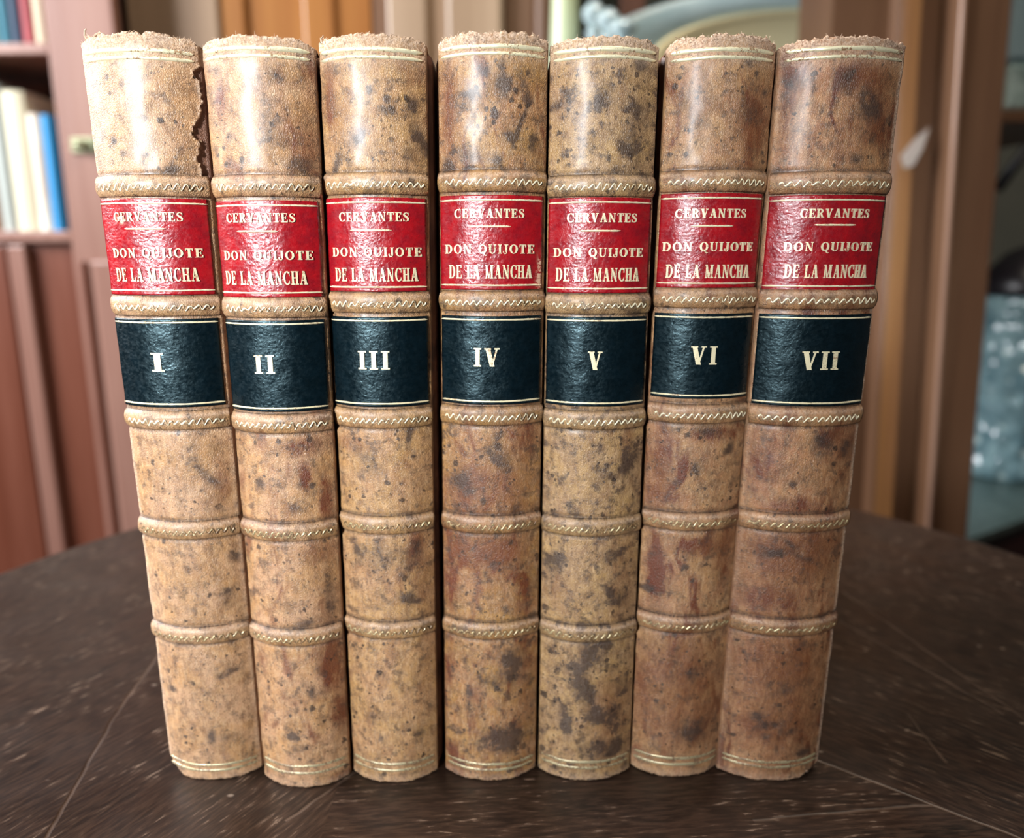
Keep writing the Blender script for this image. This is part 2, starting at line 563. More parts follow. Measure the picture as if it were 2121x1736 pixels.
def glyph(c):
    if c == 'I':
        return 0.40, stem(0.09)
    if c == 'E':
        return 0.72, stem(0.09) + [rect(0.09, 0.68, 0, HL), rect(0.09, 0.66, 1 - HL, 1), rect(0.3, 0.5, 0.47, 0.55), rect(0.46, 0.53, 0.36, 0.66), rect(0.61, 0.69, 0, 0.27), rect(0.59, 0.67, 0.75, 1)]
    if c == 'L':
        return 0.68, stem(0.09) + [rect(0.09, 0.64, 0, HL), rect(0.57, 0.65, 0, 0.32)]
    if c == 'T':
        return 0.74, [rect(0.26, 0.48, 0, 1), rect(0.16, 0.58, 0, SH), rect(0.03, 0.71, 1 - HL, 1), rect(0.03, 0.10, 0.7, 1), rect(0.64, 0.71, 0.7, 1)]
    if c == 'H':
        return 0.86, stem(0.09) + stem(0.55) + [rect(0.3, 0.56, 0.46, 0.55)]
    if c == 'C':
        return 0.78, arc(0.43, 0.5, 0.43, 0.51, 48, 312, T, HL) + [rect(0.66, 0.73, 0.64, 0.98), rect(0.66, 0.72, 0.06, 0.30)]
    if c == 'O':
        return 0.88, arc(0.43, 0.5, 0.43, 0.51, 0, 360, T, HL, 30)
    if c == 'Q':
        return 0.88, arc(0.43, 0.5, 0.43, 0.51, 0, 360, T, HL, 30) + stroke([(0.34, 0.16), (0.48, 0.16), (0.60, -0.06), (0.74, -0.20), (0.88, -0.14)], [0.06, 0.10, 0.15, 0.12, 0.05])
    if c == 'D':
        return 0.84, stem(0.09) + arc(0.36, 0.5, 0.45, 0.5, -90, 90, T, HL) + [rect(0.2, 0.37, 0, HL), rect(0.2, 0.37, 1 - HL, 1)]
    if c == 'R':
        return 0.84, stem(0.09) + arc(0.38, 0.74, 0.32, 0.26, -90, 90, T, HL, 14) + [rect(0.2, 0.4, 0.48, 0.56), rect(0.2, 0.4, 1 - HL, 1)] + diag(0.66, 0.02, 0.44, 0.52, 0.22) + [rect(0.6, 0.84, 0, SH)]
    if c == 'V':
        return 0.84, diag(0.43, 0, 0.18, 1, 0.25) + diag(0.42, 0, 0.68, 1, 0.09) + [rect(0.0, 0.36, 1 - SH, 1), rect(0.54, 0.82, 1 - SH, 1)]
    if c == 'A':
        return 0.88, diag(0.16, 0, 0.42, 1, 0.09) + diag(0.68, 0, 0.43, 1, 0.25) + [rect(0.24, 0.6, 0.28, 0.36), rect(0.02, 0.30, 0, SH), rect(0.50, 0.87, 0, SH)]
    if c == 'N':
        return 0.90, stem(0.12, 0.09) + stem(0.66, 0.09, sb=False) + diag(0.70, 0, 0.16, 1, 0.22) + [rect(0.02, 0.2, 1 - SH, 1)]
    if c == 'M':
        return 1.08, stem(0.12, 0.09) + stem(0.74, T) + diag(0.50, 0.02, 0.18, 1, 0.20) + diag(0.50, 0.02, 0.80, 1, 0.09)
    if c == 'S':
        p = [(.58, .78), (.50, .92), (.34, .965), (.17, .89), (.13, .74), (.24, .60), (.42, .47), (.56, .33), (.54, .14), (.38, .04), (.20, .06), (.08, .22)]
        w = [.08, .07, .08, .14, .18, .21, .23, .20, .15, .08, .07, .08]
        return 0.70, stroke(p, w) + [rect(0.55, 0.61, 0.68, 0.97), rect(0.05, 0.11, 0.03, 0.32)]
    if c == 'U':
        return 0.88, [rect(0.09, 0.31, 0.3, 1), rect(0.0, 0.40, 1 - SH, 1), rect(0.66, 0.75, 0.3, 1), rect(0.56, 0.85, 1 - SH, 1)] + arc(0.42, 0.32, 0.33, 0.33, 180, 270, T, HL, 10) + arc(0.42, 0.32, 0.33, 0.33, 270, 360, 0.09, HL, 10)
    if c == 'J':
        return 0.52, [rect(0.22, 0.43, 0.2, 1), rect(0.12, 0.52, 1 - SH, 1)] + arc(0.20, 0.2, 0.23, 0.24, 180, 360, 0.10, HL, 12) + [rect(-0.03, 0.09, 0.14, 0.30)]
    return 0.42, []


def layout(text, width, height, gap=0.13, space=0.42):
    quads, x = [], 0.0
    for c in text:
        if c == ' ':
            x += space
            continue
        w, q = glyph(c)
        quads += [[(a + x, b) for a, b in p] for p in q]
        x += w + gap
    tot = x - gap
    return [[((a - tot / 2) * width / tot, (b - 0.5) * height) for a, b in p] for p in quads]


# ------------------------------------------------------------------ the seven volumes
PEXP = 2.3
BULGE = 0.0046


class Book:
    def __init__(s, i, TL, TRt, BL, BR, ytop, ybot):
        s.i = i
        r = ray(1060, ybot)
        s.df = r[1] * (-CAM_H / r[2])           # y of the front line of the spine
        s.D = s.df + BULGE
        s.h = s.zrow(ytop)
        def edge(px, py):
            p = onplane(px, py, s.D)
            return p[0], p[2]
        s.e = []
        for (pt, pb) in ((TL, BL), (TRt, BR)):
            (xt, zt), (xb, zb) = edge(*pt), edge(*pb)
            k = (xt - xb) / (zt - zb)
            s.e.append((xb - k * zb, k))        # x = a + k z
        s.x0 = sum(a for a, k in s.e) / 2

    def zrow(s, py):
        r = ray(1060, py)
        return CAM_H + r[2] * s.df / r[1]

    def t(s, py):
        return s.zrow(py) / s.h

    def xlr(s, z):
        return [a + k * z for a, k in s.e]

    def surf(s, S, Z, off):
        """points of the spine: S 0..1 across, Z height, off along the normal (arrays)"""
        S, Z, off = np.broadcast_arrays(np.asarray(S, float), np.asarray(Z, float), np.asarray(off, float))
        L, R = s.e[0][0] + s.e[0][1] * Z, s.e[1][0] + s.e[1][1] * Z
        w, c = (R - L) / 2, (R + L) / 2
        xi = 2 * S - 1
        a = np.abs(np.clip(xi, -1, 1))
        y = s.D - BULGE * (1 - a ** PEXP)
        sl = BULGE * PEXP * a ** (PEXP - 1) * np.sign(xi) / w
        n = np.sqrt(1 + sl * sl)
        return np.stack([c + xi * w + off * sl / n, y - off / n, Z], -1)

    def s_of(s, px, py):
        x = onplane(px, py, s.df + 0.0007)[0]
        L, R = s.xlr(s.zrow(py))
        return (x - L) / (R - L)


def vnoise(seed):
    rnd = np.random.RandomState(seed)
    tab_ = rnd.rand(64, 256)

    def f(x, y):
        x = np.asarray(x, float)
        y = np.asarray(y, float)
        xi, yi = np.floor(x).astype(int), np.floor(y).astype(int)
        fx, fy = x - xi, y - yi
        fx, fy = fx * fx * (3 - 2 * fx), fy * fy * (3 - 2 * fy)
        g = lambda a, b: tab_[a % 64, b % 256]
        return (g(xi, yi) * (1 - fx) + g(xi + 1, yi) * fx) * (1 - fy) + (g(xi, yi + 1) * (1 - fx) + g(xi + 1, yi + 1) * fx) * fy
    return f


def grid(P, nr, nc):
    idx = lambda r, c: r * nc + c
    return [(idx(r, c), idx(r, c + 1), idx(r + 1, c + 1), idx(r + 1, c)) for r in range(nr - 1) for c in range(nc - 1)]


BLANK = ('redstain', 'darkstain', 'rub_or_glint', 'crease_dark', 'gilt', 'torn')


def blobs_at(B, S, Z, lst):
    """lst: (px, py, rx px, ry px, angle deg, strength) in the frame, laid on the leather"""
    out = np.zeros_like(S)
    L, R = B.e[0][0] + B.e[0][1] * Z, B.e[1][0] + B.e[1][1] * Z
    X = L + (R - L) * S
    for (px, py, rx, ry, ang, k) in lst:
        c = onplane(px, py, B.df + 0.001)
        m = B.df / F_PX
        a = math.radians(ang)
        dx, dz = (X - c[0]) / m, (Z - c[2]) / m
        u = (dx * math.cos(a) + dz * math.sin(a)) / rx
        v = (-dx * math.sin(a) + dz * math.cos(a)) / ry
        d = u * u + v * v
        out = np.maximum(out, k * np.exp(-d ** 1.5))
    return out


def patch(B, s0, s1, z0, z1, off, ns, nz, lift=0.0003):
    """thin sheet over the spine whose rim is turned down to the leather"""
    ss = np.concatenate([[s0], np.linspace(s0, s1, ns), [s1]])
    zz = np.concatenate([[z0], np.linspace(z0, z1, nz), [z1]])
    S, Z = np.meshgrid(ss, zz)
    O = np.full(S.shape, off) if np.isscalar(off) else off(S, Z)
    O = O.copy()
    O[0, :] = O[-1, :] = O[:, 0] = O[:, -1] = -0.0002
    P = B.surf(S, Z, O)
    return S, Z, P


def uvmm(B, S, Z):
    L, R = B.e[0][0] + B.e[0][1] * Z, B.e[1][0] + B.e[1][1] * Z
    return np.stack([(S * (R - L) * 1.12) * 1000, Z * 1000], -1).reshape(-1, 2)


def quads_on(B, name, quads, s_c, z_c, off, mat, parent, lean=0.0):
    v, f, uv = [], [], []
    w = (lambda z: B.xlr(z)[1] - B.xlr(z)[0])(z_c)
    S, Z, O = [], [], []
    for q in quads:
        b = len(S)
        for o in (off, -0.0001):
            for (x, y) in q:
                S.append(s_c + (x + lean * y) / w)
                Z.append(z_c + y)
                O.append(o)
        area2 = sum(q[i][0] * q[(i + 1) % 4][1] - q[(i + 1) % 4][0] * q[i][1] for i in range(4))
        if area2 > 0:
            f += [(b, b + 1, b + 2, b + 3)] + [(b + k, b + 4 + k, b + 4 + (k + 1) % 4, b + (k + 1) % 4) for k in range(4)]
        else:
            f += [(b + 3, b + 2, b + 1, b)] + [(b + (k + 1) % 4, b + 4 + (k + 1) % 4, b + 4 + k, b + k) for k in range(4)]
    S, Z = np.array(S), np.array(Z)
    P = B.surf(S, Z, np.array(O))
    return mesh(name, P, f, mat, parent, uv=uvmm(B, S, Z))


def rule_on(B, name, z, hh, s0, s1, off, mat, parent, n=40, wob=0.0, seed=0, fade=False):
    """a gilt line across the spine"""
    ss = np.linspace(s0, s1, n)
    rnd = np.random.RandomState(seed)
    dz = np.convolve(rnd.randn(n + 8), np.ones(9) / 9, 'valid') * wob
    hv = hh * (0.85 + 0.3 * rnd.rand(n))
    hv[0] = hv[-1] = hh * 0.3
    S = np.concatenate([ss] * 4)
    zc = z + dz
    Z = np.concatenate([zc - hv, zc - hv * 0.7, zc + hv * 0.7, zc + hv])
    O = np.concatenate([np.full(n, -0.0001), np.full(n, off), np.full(n, off), np.full(n, -0.0001)])
    P = B.surf(S, Z, O)
    return mesh(name, P, grid(P, 4, n), mat, parent, True, uv=uvmm(B, S, Z))


def zigzag_on(B, name, z, amp, th, s0, s1, count, offf, mat, parent, seed=0):
    rnd = np.random.RandomState(seed)
    n = count * 10 + 1
    u = np.linspace(0, count, n)
    ph = u * 2 * math.pi
    wv = np.sin(ph) + 0.18 * np.sin(2 * ph + 0.6)
    ss = s0 + (s1 - s0) * (u + 0.12 * np.sin(ph)) / count
    k = np.repeat(1 + 0.25 * rnd.randn(count + 1), 10)[:n]
    zc = z + amp * wv * k
    thick = th * (0.55 + 0.65 * np.clip(np.cos(ph), 0, 1))
    S = np.concatenate([ss, ss, ss, ss])
    Z = np.concatenate([zc - thick, zc - thick * 0.5, zc + thick * 0.5, zc + thick])
    O = np.concatenate([np.full(n, 0.0), np.full(n, 0.00016), np.full(n, 0.00016), np.full(n, 0.0)]) + offf(Z)
    P = B.surf(S, Z, O)
    return mesh(name, P, grid(P, 4, n), mat, parent, True, uv=uvmm(B, S, Z))


m_page = plain('page_edges', 'B9A787', 0.8, c2='9C8A6C', scale=200)
m_fib = plain('frayed_leather', 'C4A78E', 0.8, c2='A98B70', scale=400)

ROM = ['I', 'II', 'III', 'IV', 'V', 'VI', 'VII']
# corner pixels of each spine: top-left, top-right, bottom-left, bottom-right; top and bottom rows at the middle
CORN = [((173, 130), (412, 130), (355, 1585), (543, 1592), 67, 1616),
        ((421, 115), (651, 130), (548, 1598), (724, 1606), 72, 1632),
        ((661, 115), (882, 125), (733, 1590), (906, 1594), 67, 1622),
        ((908, 110), (1134, 112), (924, 1586), (1108, 1592), 63, 1618),
        ((1141, 112), (1364, 115), (1116, 1586), (1303, 1588), 73, 1618),
        ((1383, 110), (1606, 115), (1305, 1578), (1484, 1580), 70, 1610),
        ((1617, 115), (1873, 115), (1486, 1586), (1692, 1586), 73, 1618)]
ZIG = [(387, 637, 874, 1102, 1320), (387, 640, 881, 1106, 1324), (382, 630, 871, 1091, 1309), (377, 627, 865, 1090, 1310),
       (387, 633, 874, 1096, 1316), (377, 620, 861, 1084, 1297), (380, 623, 867, 1087, 1303)]
RED = [(411, 611), (415, 616), (409, 604), (404, 600), (409, 607), (400, 596), (404, 602)]
BLK = [(661, 844), (664, 853), (657, 843), (655, 838), (657, 842), (650, 826), (652, 842)]
GT = [(103, 119), (99, 115), (101, 117), (95, 110), (101, 117), (102, 118), (99, 117)]
GB = [(1585, 1596), (1588, 1602), (1583, 1596), (1584, 1595), (1579, 1591), (1571, 1584), (1579, 1589)]
# text centres: (px, py) of author, rule, first title line, second title line, numeral
TXT = [((306, 449), (303, 474), (321, 524), (322, 569), (331, 750, 25)),
       ((539, 451), (535, 479), (551, 529), (548, 576), (551, 755, 42)),
       ((774, 449), (769, 477), (778, 522), (778, 569), (776, 746, 64)),
       ((1014, 442), (1015, 469), (1014, 516), (1016, 563), (1009, 740, 53)),
       ((1248, 451), (1242, 478), (1241, 523), (1239, 569), (1232, 747, 30)),
       ((1474, 442), (1474, 468), (1470, 511), (1469, 562), (1456, 736, 53)),
       ((1730, 442), (1727, 466), (1719, 511), (1713, 562), (1696, 747, 76))]
LOOK = [dict(base='AC8054', base2='B48A66', red=0.15, dark=0.40, spot=0.9),
        dict(base='AE8052', base2='B28662', red=0.50, dark=0.50, spot=0.95),
        dict(base='AC8250', base2='AE8258', red=0.30, dark=0.58, spot=1.0),
        dict(base='A0743E', base2='9E6E46', red=0.75, dark=0.68, spot=1.05),
        dict(base='A88454', base2='9C7A54', red=0.15, dark=0.78, spot=1.15),
        dict(base='AC8054', base2='A47450', red=0.85, dark=0.50, spot=0.9),
        dict(base='AE7C52', base2='A26E4A', red=0.85, dark=0.48, spot=0.85)]
REDB = [[(455, 1000, 16, 60, 0, .5), (440, 330, 20, 60, 0, .3), (520, 1240, 14, 60, 0, .35)],
        [(630, 925, 40, 22, 0, .95), (632, 985, 12, 38, 0, 1), (672, 1040, 16, 60, 0, .8), (455, 210, 14, 45, 0, .8), (620, 300, 26, 60, 20, .7), (640, 130, 20, 30, 0, .6),
         (690, 1380, 26, 90, 5, .95), (700, 1480, 20, 60, 0, .8), (660, 1145, 40, 30, 0, .6), (700, 1615, 26, 12, 0, .7)],
        [(680, 200, 12, 80, 0, .7), (730, 920, 40, 20, 0, .5), (860, 1130, 20, 60, 0, .6), (900, 150, 30, 40, 0, .5)],
        [(928, 230, 12, 90, 0, .9), (1000, 1010, 90, 60, 0, .8), (1090, 900, 22, 80, 0, .8), (1010, 1140, 90, 40, 0, 1), (930, 1200, 20, 80, 0, 1), (1085, 1240, 20, 60, 0, .9), (1090, 1370, 24, 60, 0, .6), (930, 1350, 12, 80, 0, .5)],
        [(1300, 920, 16, 60, 0, .5), (1160, 1240, 30, 50, 0, .2)],
        [(1560, 260, 30, 70, 10, .6), (1540, 345, 60, 14, 0, .5), (1375, 930, 18, 100, 0, .9), (1390, 1030, 40, 14, 0, .8), (1480, 900, 60, 18, 0, .9), (1360, 1190, 20, 80, 0, 1), (1440, 1130, 60, 22, 0, .9), (1500, 1180, 20, 60, 0, .6), (1400, 1380, 90, 70, 0, .85), (1450, 1500, 80, 60, 0, .5)],
        [(1790, 160, 70, 30, 0, .8), (1820, 250, 26, 70, 25, 1), (1640, 230, 14, 90, 0, .8), (1590, 960, 40, 60, 0, .6), (1750, 910, 40, 40, 0, .8), (1640, 1050, 60, 22, 0, .7), (1640, 1150, 110, 60, 0, 1), (1600, 1240, 80, 40, 0, .9), (1620, 1370, 90, 60, 0, .9), (1620, 1500, 90, 60, 0, .75)]]
AMB = [[(500, 950, 26, 110, 0, .45), (195, 330, 18, 130, 8, .4)],  # amber stains, the broad low ones also carrying the lower right shade
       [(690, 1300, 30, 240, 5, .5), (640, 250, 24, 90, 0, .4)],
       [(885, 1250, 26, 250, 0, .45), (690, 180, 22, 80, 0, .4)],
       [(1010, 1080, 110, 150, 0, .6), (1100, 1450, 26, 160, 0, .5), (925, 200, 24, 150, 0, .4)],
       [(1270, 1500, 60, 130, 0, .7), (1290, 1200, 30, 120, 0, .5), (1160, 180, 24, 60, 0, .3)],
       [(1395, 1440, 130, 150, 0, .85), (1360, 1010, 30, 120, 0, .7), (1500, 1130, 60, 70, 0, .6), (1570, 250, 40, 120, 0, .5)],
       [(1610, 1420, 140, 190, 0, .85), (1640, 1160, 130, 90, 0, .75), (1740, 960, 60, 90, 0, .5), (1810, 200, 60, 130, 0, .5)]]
DARKB = [[(365, 350, 44, 8, 12, .7), (235, 290, 8, 10, 0, .9), (258, 318, 10, 8, 0, .8), (425, 985, 12, 40, 30, .6), (430, 990, 30, 8, -40, .8), (400, 925, 26, 10, 0, .35), (470, 1395, 26, 10, 20, .85), (355, 1430, 14, 9, 0, .8), (441, 1520, 12, 18, 0, .9), (470, 1525, 16, 9, 0, .6), (480, 1160, 12, 20, 0, .8), (470, 1240, 22, 26, 0, .5), (480, 150, 10, 30, 0, .4)],
         [(440, 145, 14, 10, 0, .9), (560, 160, 40, 20, 0, .5), (540, 1000, 14, 16, 0, .9), (622, 1000, 10, 12, 0, .6), (615, 1053, 18, 10, 0, .7), (560, 250, 20, 60, 0, .45), (620, 340, 30, 14, 0, .8), (645, 1430, 10, 18, 0, .9), (610, 1520, 14, 12, 0, .95), (625, 1545, 24, 10, 10, .8), (630, 1290, 30, 12, 10, .7), (680, 1240, 10, 60, 0, .7)],
         [(740, 290, 30, 12, 50, .9), (700, 330, 20, 10, 60, .7), (808, 232, 14, 10, 20, .95), (800, 206, 7, 7, 0, .9), (765, 190, 9, 9, 0, .9), (850, 220, 22, 10, 60, .9), (865, 280, 14, 34, 20, .8), (845, 320, 12, 18, 0, .7), (847, 905, 6, 26, -8, 1.3), (790, 1150, 34, 40, 0, .5), (850, 1150, 26, 30, 0, .7), (845, 1240, 24, 14, -30, .7), (745, 1150, 14, 30, 20, .7), (760, 950, 16, 50, 40, .55), (850, 1580, 30, 8, 0, .7), (870, 1520, 12, 14, 0, .7)],
         [(1076, 264, 4.5, 44, -22, 2.2), (968, 195, 12, 12, 0, .9), (1005, 150, 14, 12, 0, .8), (975, 200, 20, 26, 0, .6), (1040, 180, 22, 26, 0, .9), (1095, 200, 10, 12, 0, .9), (1025, 240, 8, 9, 0, 1), (1060, 285, 14, 14, 0, 1), (1105, 300, 12, 16, 0, .9), (970, 320, 26, 20, 0, .7), (925, 345, 14, 18, 0, .9), (1030, 335, 12, 14, 0, .8), (1035, 940, 20, 40, 25, .9), (960, 1000, 26, 30, 0, .8), (1060, 1380, 30, 44, 10, .95), (1020, 1410, 34, 14, 0, .8), (1045, 1530, 52, 34, 0, 1.2), (975, 1430, 10, 20, 0, .7), (1000, 860, 60, 14, 0, .4)],
         [(1327, 132, 15, 13, 0, 1.2), (1250, 200, 24, 20, 60, .8), (1320, 230, 30, 18, -60, .7), (1310, 310, 18, 40, 15, .8), (1213, 293, 16, 9, -30, .6), (1275, 352, 10, 9, 0, 1), (1155, 215, 18, 10, 30, .8), (1300, 960, 20, 36, -20, 1.1), (1245, 975, 18, 12, 20, .9), (1245, 985, 30, 20, 0, .5), (1150, 1170, 20, 26, 0, .9), (1270, 1150, 26, 12, 30, .9), (1205, 1375, 40, 14, 20, 1.1), (1230, 1340, 34, 40, 0, 1.1), (1205, 1420, 26, 50, 25, 1.3), (1250, 1480, 40, 22, -20, 1.2), (1170, 1490, 14, 40, 10, 1.1), (1250, 1550, 50, 24, 0, 1.2), (1290, 1430, 16, 20, 0, .8), (1280, 1240, 26, 22, 0, .8)],
         [(1549, 130, 11, 10, 0, 1.2), (1588, 190, 7, 8, 0, 1), (1568, 150, 4, 5, 0, 1), (1450, 210, 30, 40, 0, .4), (1545, 230, 26, 26, 0, .5), (1514, 930, 10, 14, 0, .9), (1440, 965, 10, 18, 0, .7), (1480, 1000, 14, 10, 0, .7), (1465, 890, 30, 14, 0, .8), (1420, 1172, 10, 8, 0, 1), (1345, 1225, 16, 10, 0, 1), (1430, 1510, 40, 30, 0, .8), (1440, 1390, 30, 18, 0, .5), (1400, 1080, 30, 6, 0, .5)],
         [(1800, 220, 26, 34, 30, 1), (1750, 170, 22, 22, 0, .7), (1770, 330, 16, 10, 0, .7), (1660, 170, 30, 20, 0, .5), (1800, 115, 12, 8, 0, .8), (1700, 920, 22, 30, 0, .8), (1755, 930, 14, 20, 0, .9), (1640, 1000, 12, 10, 0, .8), (1600, 1145, 30, 12, 20, .9), (1640, 1130, 30, 6, -35, .8), (1660, 1150, 30, 10, -25, .8), (1590, 1500, 26, 10, 15, .9), (1585, 1520, 12, 8, 0, .9), (1640, 1510, 12, 10, 30, 1), (1570, 1480, 20, 12, 0, .7), (1665, 1560, 26, 14, 0, .9), (1620, 1430, 40, 12, 20, .5)]]
LBL = ['first volume of the mottled calf set, numeral I, torn leather joint, leftmost in the row',
       'second volume of the mottled calf set, numeral II, between volumes I and III',
       'third volume of the mottled calf set, numeral III, grey swirled top panel',
       'fourth volume of the mottled calf set, numeral IV, dark slanting mark on its top panel',
       'fifth volume of the mottled calf set, numeral V, black blotches on its lowest panel',
       'sixth volume of the mottled calf set, numeral VI, pale brown with reddish lower panels',
       'seventh and widest volume of the mottled calf set, numeral VII, rightmost in the row']

books = [Book(i, *c) for i, c in enumerate(CORN)]


def gaps(i, z):
    """free space to the left and right neighbour at height z"""
    L, R = books[i].xlr(z)
    gl = L - books[i - 1].xlr(z)[1] if i else 0.0016
    gr = books[i + 1].xlr(z)[0] - R if i < 6 else 0.0016
    return gl, gr


def build_book(i):
    B = books[i]
    rnd = random.Random(100 + i)
    nz_ = vnoise(50 + i)
    root = empty('book', (B.x0, B.D, 0), LBL[i], 'book', 'matching volumes of the leather bound set')
    mat = leather('mottled_calf', i + 1, **LOOK[i])
    mat_b = leather('raised_band_calf', i + 1, band=True, **LOOK[i])
    mat_g = gilt('gilt_rule_gold', 0.40, i)
    mat_g2 = gilt('worn_rule_gold', 0.46, i + 5, under='7C6248', c='BCB08C', metal=0.5)
    mat_z = gilt('gilt_band_gold', 0.40, i + 20, under='7A6040', c='F6ECCB', metal=0.35)  # whitened to paint the upper waves' highlights into the gold
    mat_z2 = gilt('worn_band_gold', 0.50, i + 60, under='74583A', c='CDBE94', metal=0.6)
    mat_t = gilt('gilt_letter_gold', 0.36, i + 40, under='A88C6C', c='EBDDB6', metal=0.3)
    # ---- spine leather
    ns, nz = 72, 400
    ss = 0.5 - 0.5 * np.cos(np.linspace(0, math.pi, ns)) * (1 - 0.0)
    ss = 0.35 * ss + 0.65 * np.linspace(0, 1, ns)
    zz = np.linspace(0, 1, nz)
    S, Tt = np.meshgrid(ss, zz)
    mm = S * 24.0
    topn = (nz_(mm[0] * 1.1, 7.3) - 0.5) * 0.0009 + (nz_(mm[0] * 2.3, 3.1) - 0.5) * 0.0004 + (nz_(mm[0] * 7, 5.1) - .5) * 0.0002
    botn = (nz_(mm[0] * 1.1, 17.3)) * 0.0003 + (nz_(mm[0] * 5, 13.1)) * 0.0003
    ztop = B.h - 0.0003 + topn - 0.0010 * np.abs(2 * ss - 1) ** 6
    zbot = botn + 0.0003 * np.abs(2 * ss - 1) ** 4
    if i == 0:
        zbot = zbot + np.clip(0.20 - ss, 0, 1) / 0.20 * 0.0036
    if i == 6:
        zbot = zbot + np.clip(ss - 0.78, 0, 1) / 0.22 * 0.0022
        ztop = ztop + np.clip(ss - 0.9, 0, 1) * 0.003
    Z = zbot[None, :] + (ztop - zbot)[None, :] * Tt
    off = (nz_(S * 9, Z * 260) - 0.5) * 0.00022
    crease_dark = np.zeros_like(Z)
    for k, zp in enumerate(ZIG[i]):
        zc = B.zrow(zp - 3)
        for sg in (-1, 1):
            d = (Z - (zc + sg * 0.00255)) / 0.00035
            crease_dark = np.maximum(crease_dark, 0.8 * np.exp(-d * d))
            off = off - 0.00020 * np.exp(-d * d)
    edge = np.clip((np.abs(2 * S - 1) - 0.9) / 0.1, 0, 1)
    red = blobs_at(B, S, Z, REDB[i])
    dark = blobs_at(B, S, Z, DARKB[i])
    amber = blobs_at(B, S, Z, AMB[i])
    tdist = (B.h - Z)
    rub_or_glint = np.clip(1 - tdist / 0.0034, 0, 1) ** 0.5 * 1.15
    rub_or_glint = np.maximum(rub_or_glint, np.exp(-((Z - B.zrow(sum(GT[i]) / 2)) / 0.0022) ** 2) * 0.5)
    rub_or_glint = np.maximum(rub_or_glint, np.clip(1 - Z / 0.0025, 0, 1) * 0.5)
    off = off + rub_or_glint * (nz_(S * 60, Z * 2300) - 0.5) * 0.00035
    if i in (0, 6):
        rub_or_glint = np.maximum(rub_or_glint, np.clip((0.05 - S) / 0.05, 0, 1) * (0.9 if i == 0 else 0.2))
        rub_or_glint = np.maximum(rub_or_glint, np.clip((S - 0.955) / 0.03, 0, 1) * (0.9 if i == 6 else 0.3))
    torn = np.zeros_like(Z)
    if i == 0:
        zr = B.zrow
        jag = 0.980 + 0.035 * (nz_(Z * 900, 3.0) - 0.5) + 0.03 * (nz_(Z * 2800, 9.0) - 0.5)
        jag = jag - 0.045 * np.exp(-((Z - zr(262)) / 0.0016) ** 2) - 0.03 * np.clip((zr(235) - Z) / 0.004, 0, 1)
        zone = (Z < zr(125)) & (Z > zr(372))
        jag = np.where(zone, jag, 1.2)
        torn = np.clip((S - jag) / 0.006, 0, 1)
        off = off - torn * 0.0007
        rim = np.exp(-((S - jag + 0.006) / 0.007) ** 2)
        off = off + rim * 0.00025
        rub_or_glint = np.maximum(rub_or_glint, rim * 1.0)
        crease_dark = np.maximum(crease_dark, np.exp(-((S - jag - 0.006) / 0.005) ** 2) * 0.8)
    P = B.surf(S, Z, off)
    # wrap back over the joint on both sides, and turn the head and tail caps inwards
    def col(side, dxs, dys):
        s_ = 0 if side < 0 else 1
        L = B.e[s_][0] + B.e[s_][1] * Z[:, 0 if side < 0 else -1]
        zc = Z[:, 0 if side < 0 else -1]
        return [np.stack([L + side * dx, np.full_like(L, B.D + dy), zc], -1) for dx, dy in zip(dxs, dys)]
    dxs, dys = (0.00015, 0.00005, -0.0004), (0.0007, 0.0022, 0.0046)
    lc, rc = col(-1, dxs, dys), col(1, dxs, dys)
    P = np.concatenate([np.stack(lc[::-1], 1), P, np.stack(rc, 1)], 1)
    pad = lambda A, v=None: np.concatenate([np.repeat(A[:, :1], 3, 1), A, np.repeat(A[:, -1:], 3, 1)], 1)
    S2 = np.concatenate([np.tile([-.10, -.07, -.03], (nz, 1)), S, np.tile([1.03, 1.07, 1.10], (nz, 1))], 1)
    Z2, red, dark, rub_or_glint, crease_dark, torn, amber = [pad(a) for a in (Z, red, dark, rub_or_glint, crease_dark, torn, amber)]
    if i == 0:
        zone = (Z2 < zr(125)) & (Z2 > zr(372))
        torn = np.where(zone & (S2 > 1), 1.0, torn)
    # caps: extra rows above and below
    def cap(row, dz, dy, keep):
        q = P[row].copy()
        q[:, 2] += dz
        q[:, 1] = q[:, 1] + dy
        if keep:
            q[:, 1] = B.D + 0.0046
        return q
    rows_t = [cap(-1, 0.00022, 0.0004, False), cap(-1, 0.0001, 0.0011, False), cap(-1, -0.0008, 0.0, True)]
    rows_b = [cap(0, 0.0010, 0.0, True), cap(0, -0.00005, 0.0010, False)]
    rows_t[1][:, 1] = np.minimum(rows_t[1][:, 1], B.D + 0.0046)
    rows_t[0][:, 1] = np.minimum(rows_t[0][:, 1], B.D + 0.0046)
    rows_b[1][:, 1] = np.minimum(rows_b[1][:, 1], B.D + 0.0046)
    P = np.concatenate([np.stack(rows_b), P, np.stack(rows_t)], 0)
    P[..., 2] = np.maximum(P[..., 2], 0.00003)
    ext = lambda A: np.concatenate([A[:1], A[:1], A, A[-1:], A[-1:], A[-1:]], 0)
    S2, Z2, red, dark, rub_or_glint, crease_dark, torn, amber = [ext(a) for a in (S2, Z2, red, dark, rub_or_glint, crease_dark, torn, amber)]
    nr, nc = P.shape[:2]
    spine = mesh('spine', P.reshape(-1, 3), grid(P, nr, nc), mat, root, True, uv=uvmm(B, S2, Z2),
                 attrs=dict(redstain=red.ravel(), darkstain=dark.ravel(), rub_or_glint=rub_or_glint.ravel(), crease_dark=crease_dark.ravel(), gilt=np.zeros(nr * nc), torn=torn.ravel(), amber=amber.ravel()))
    # ---- raised bands with a gilt wave
    bh = 0.00235
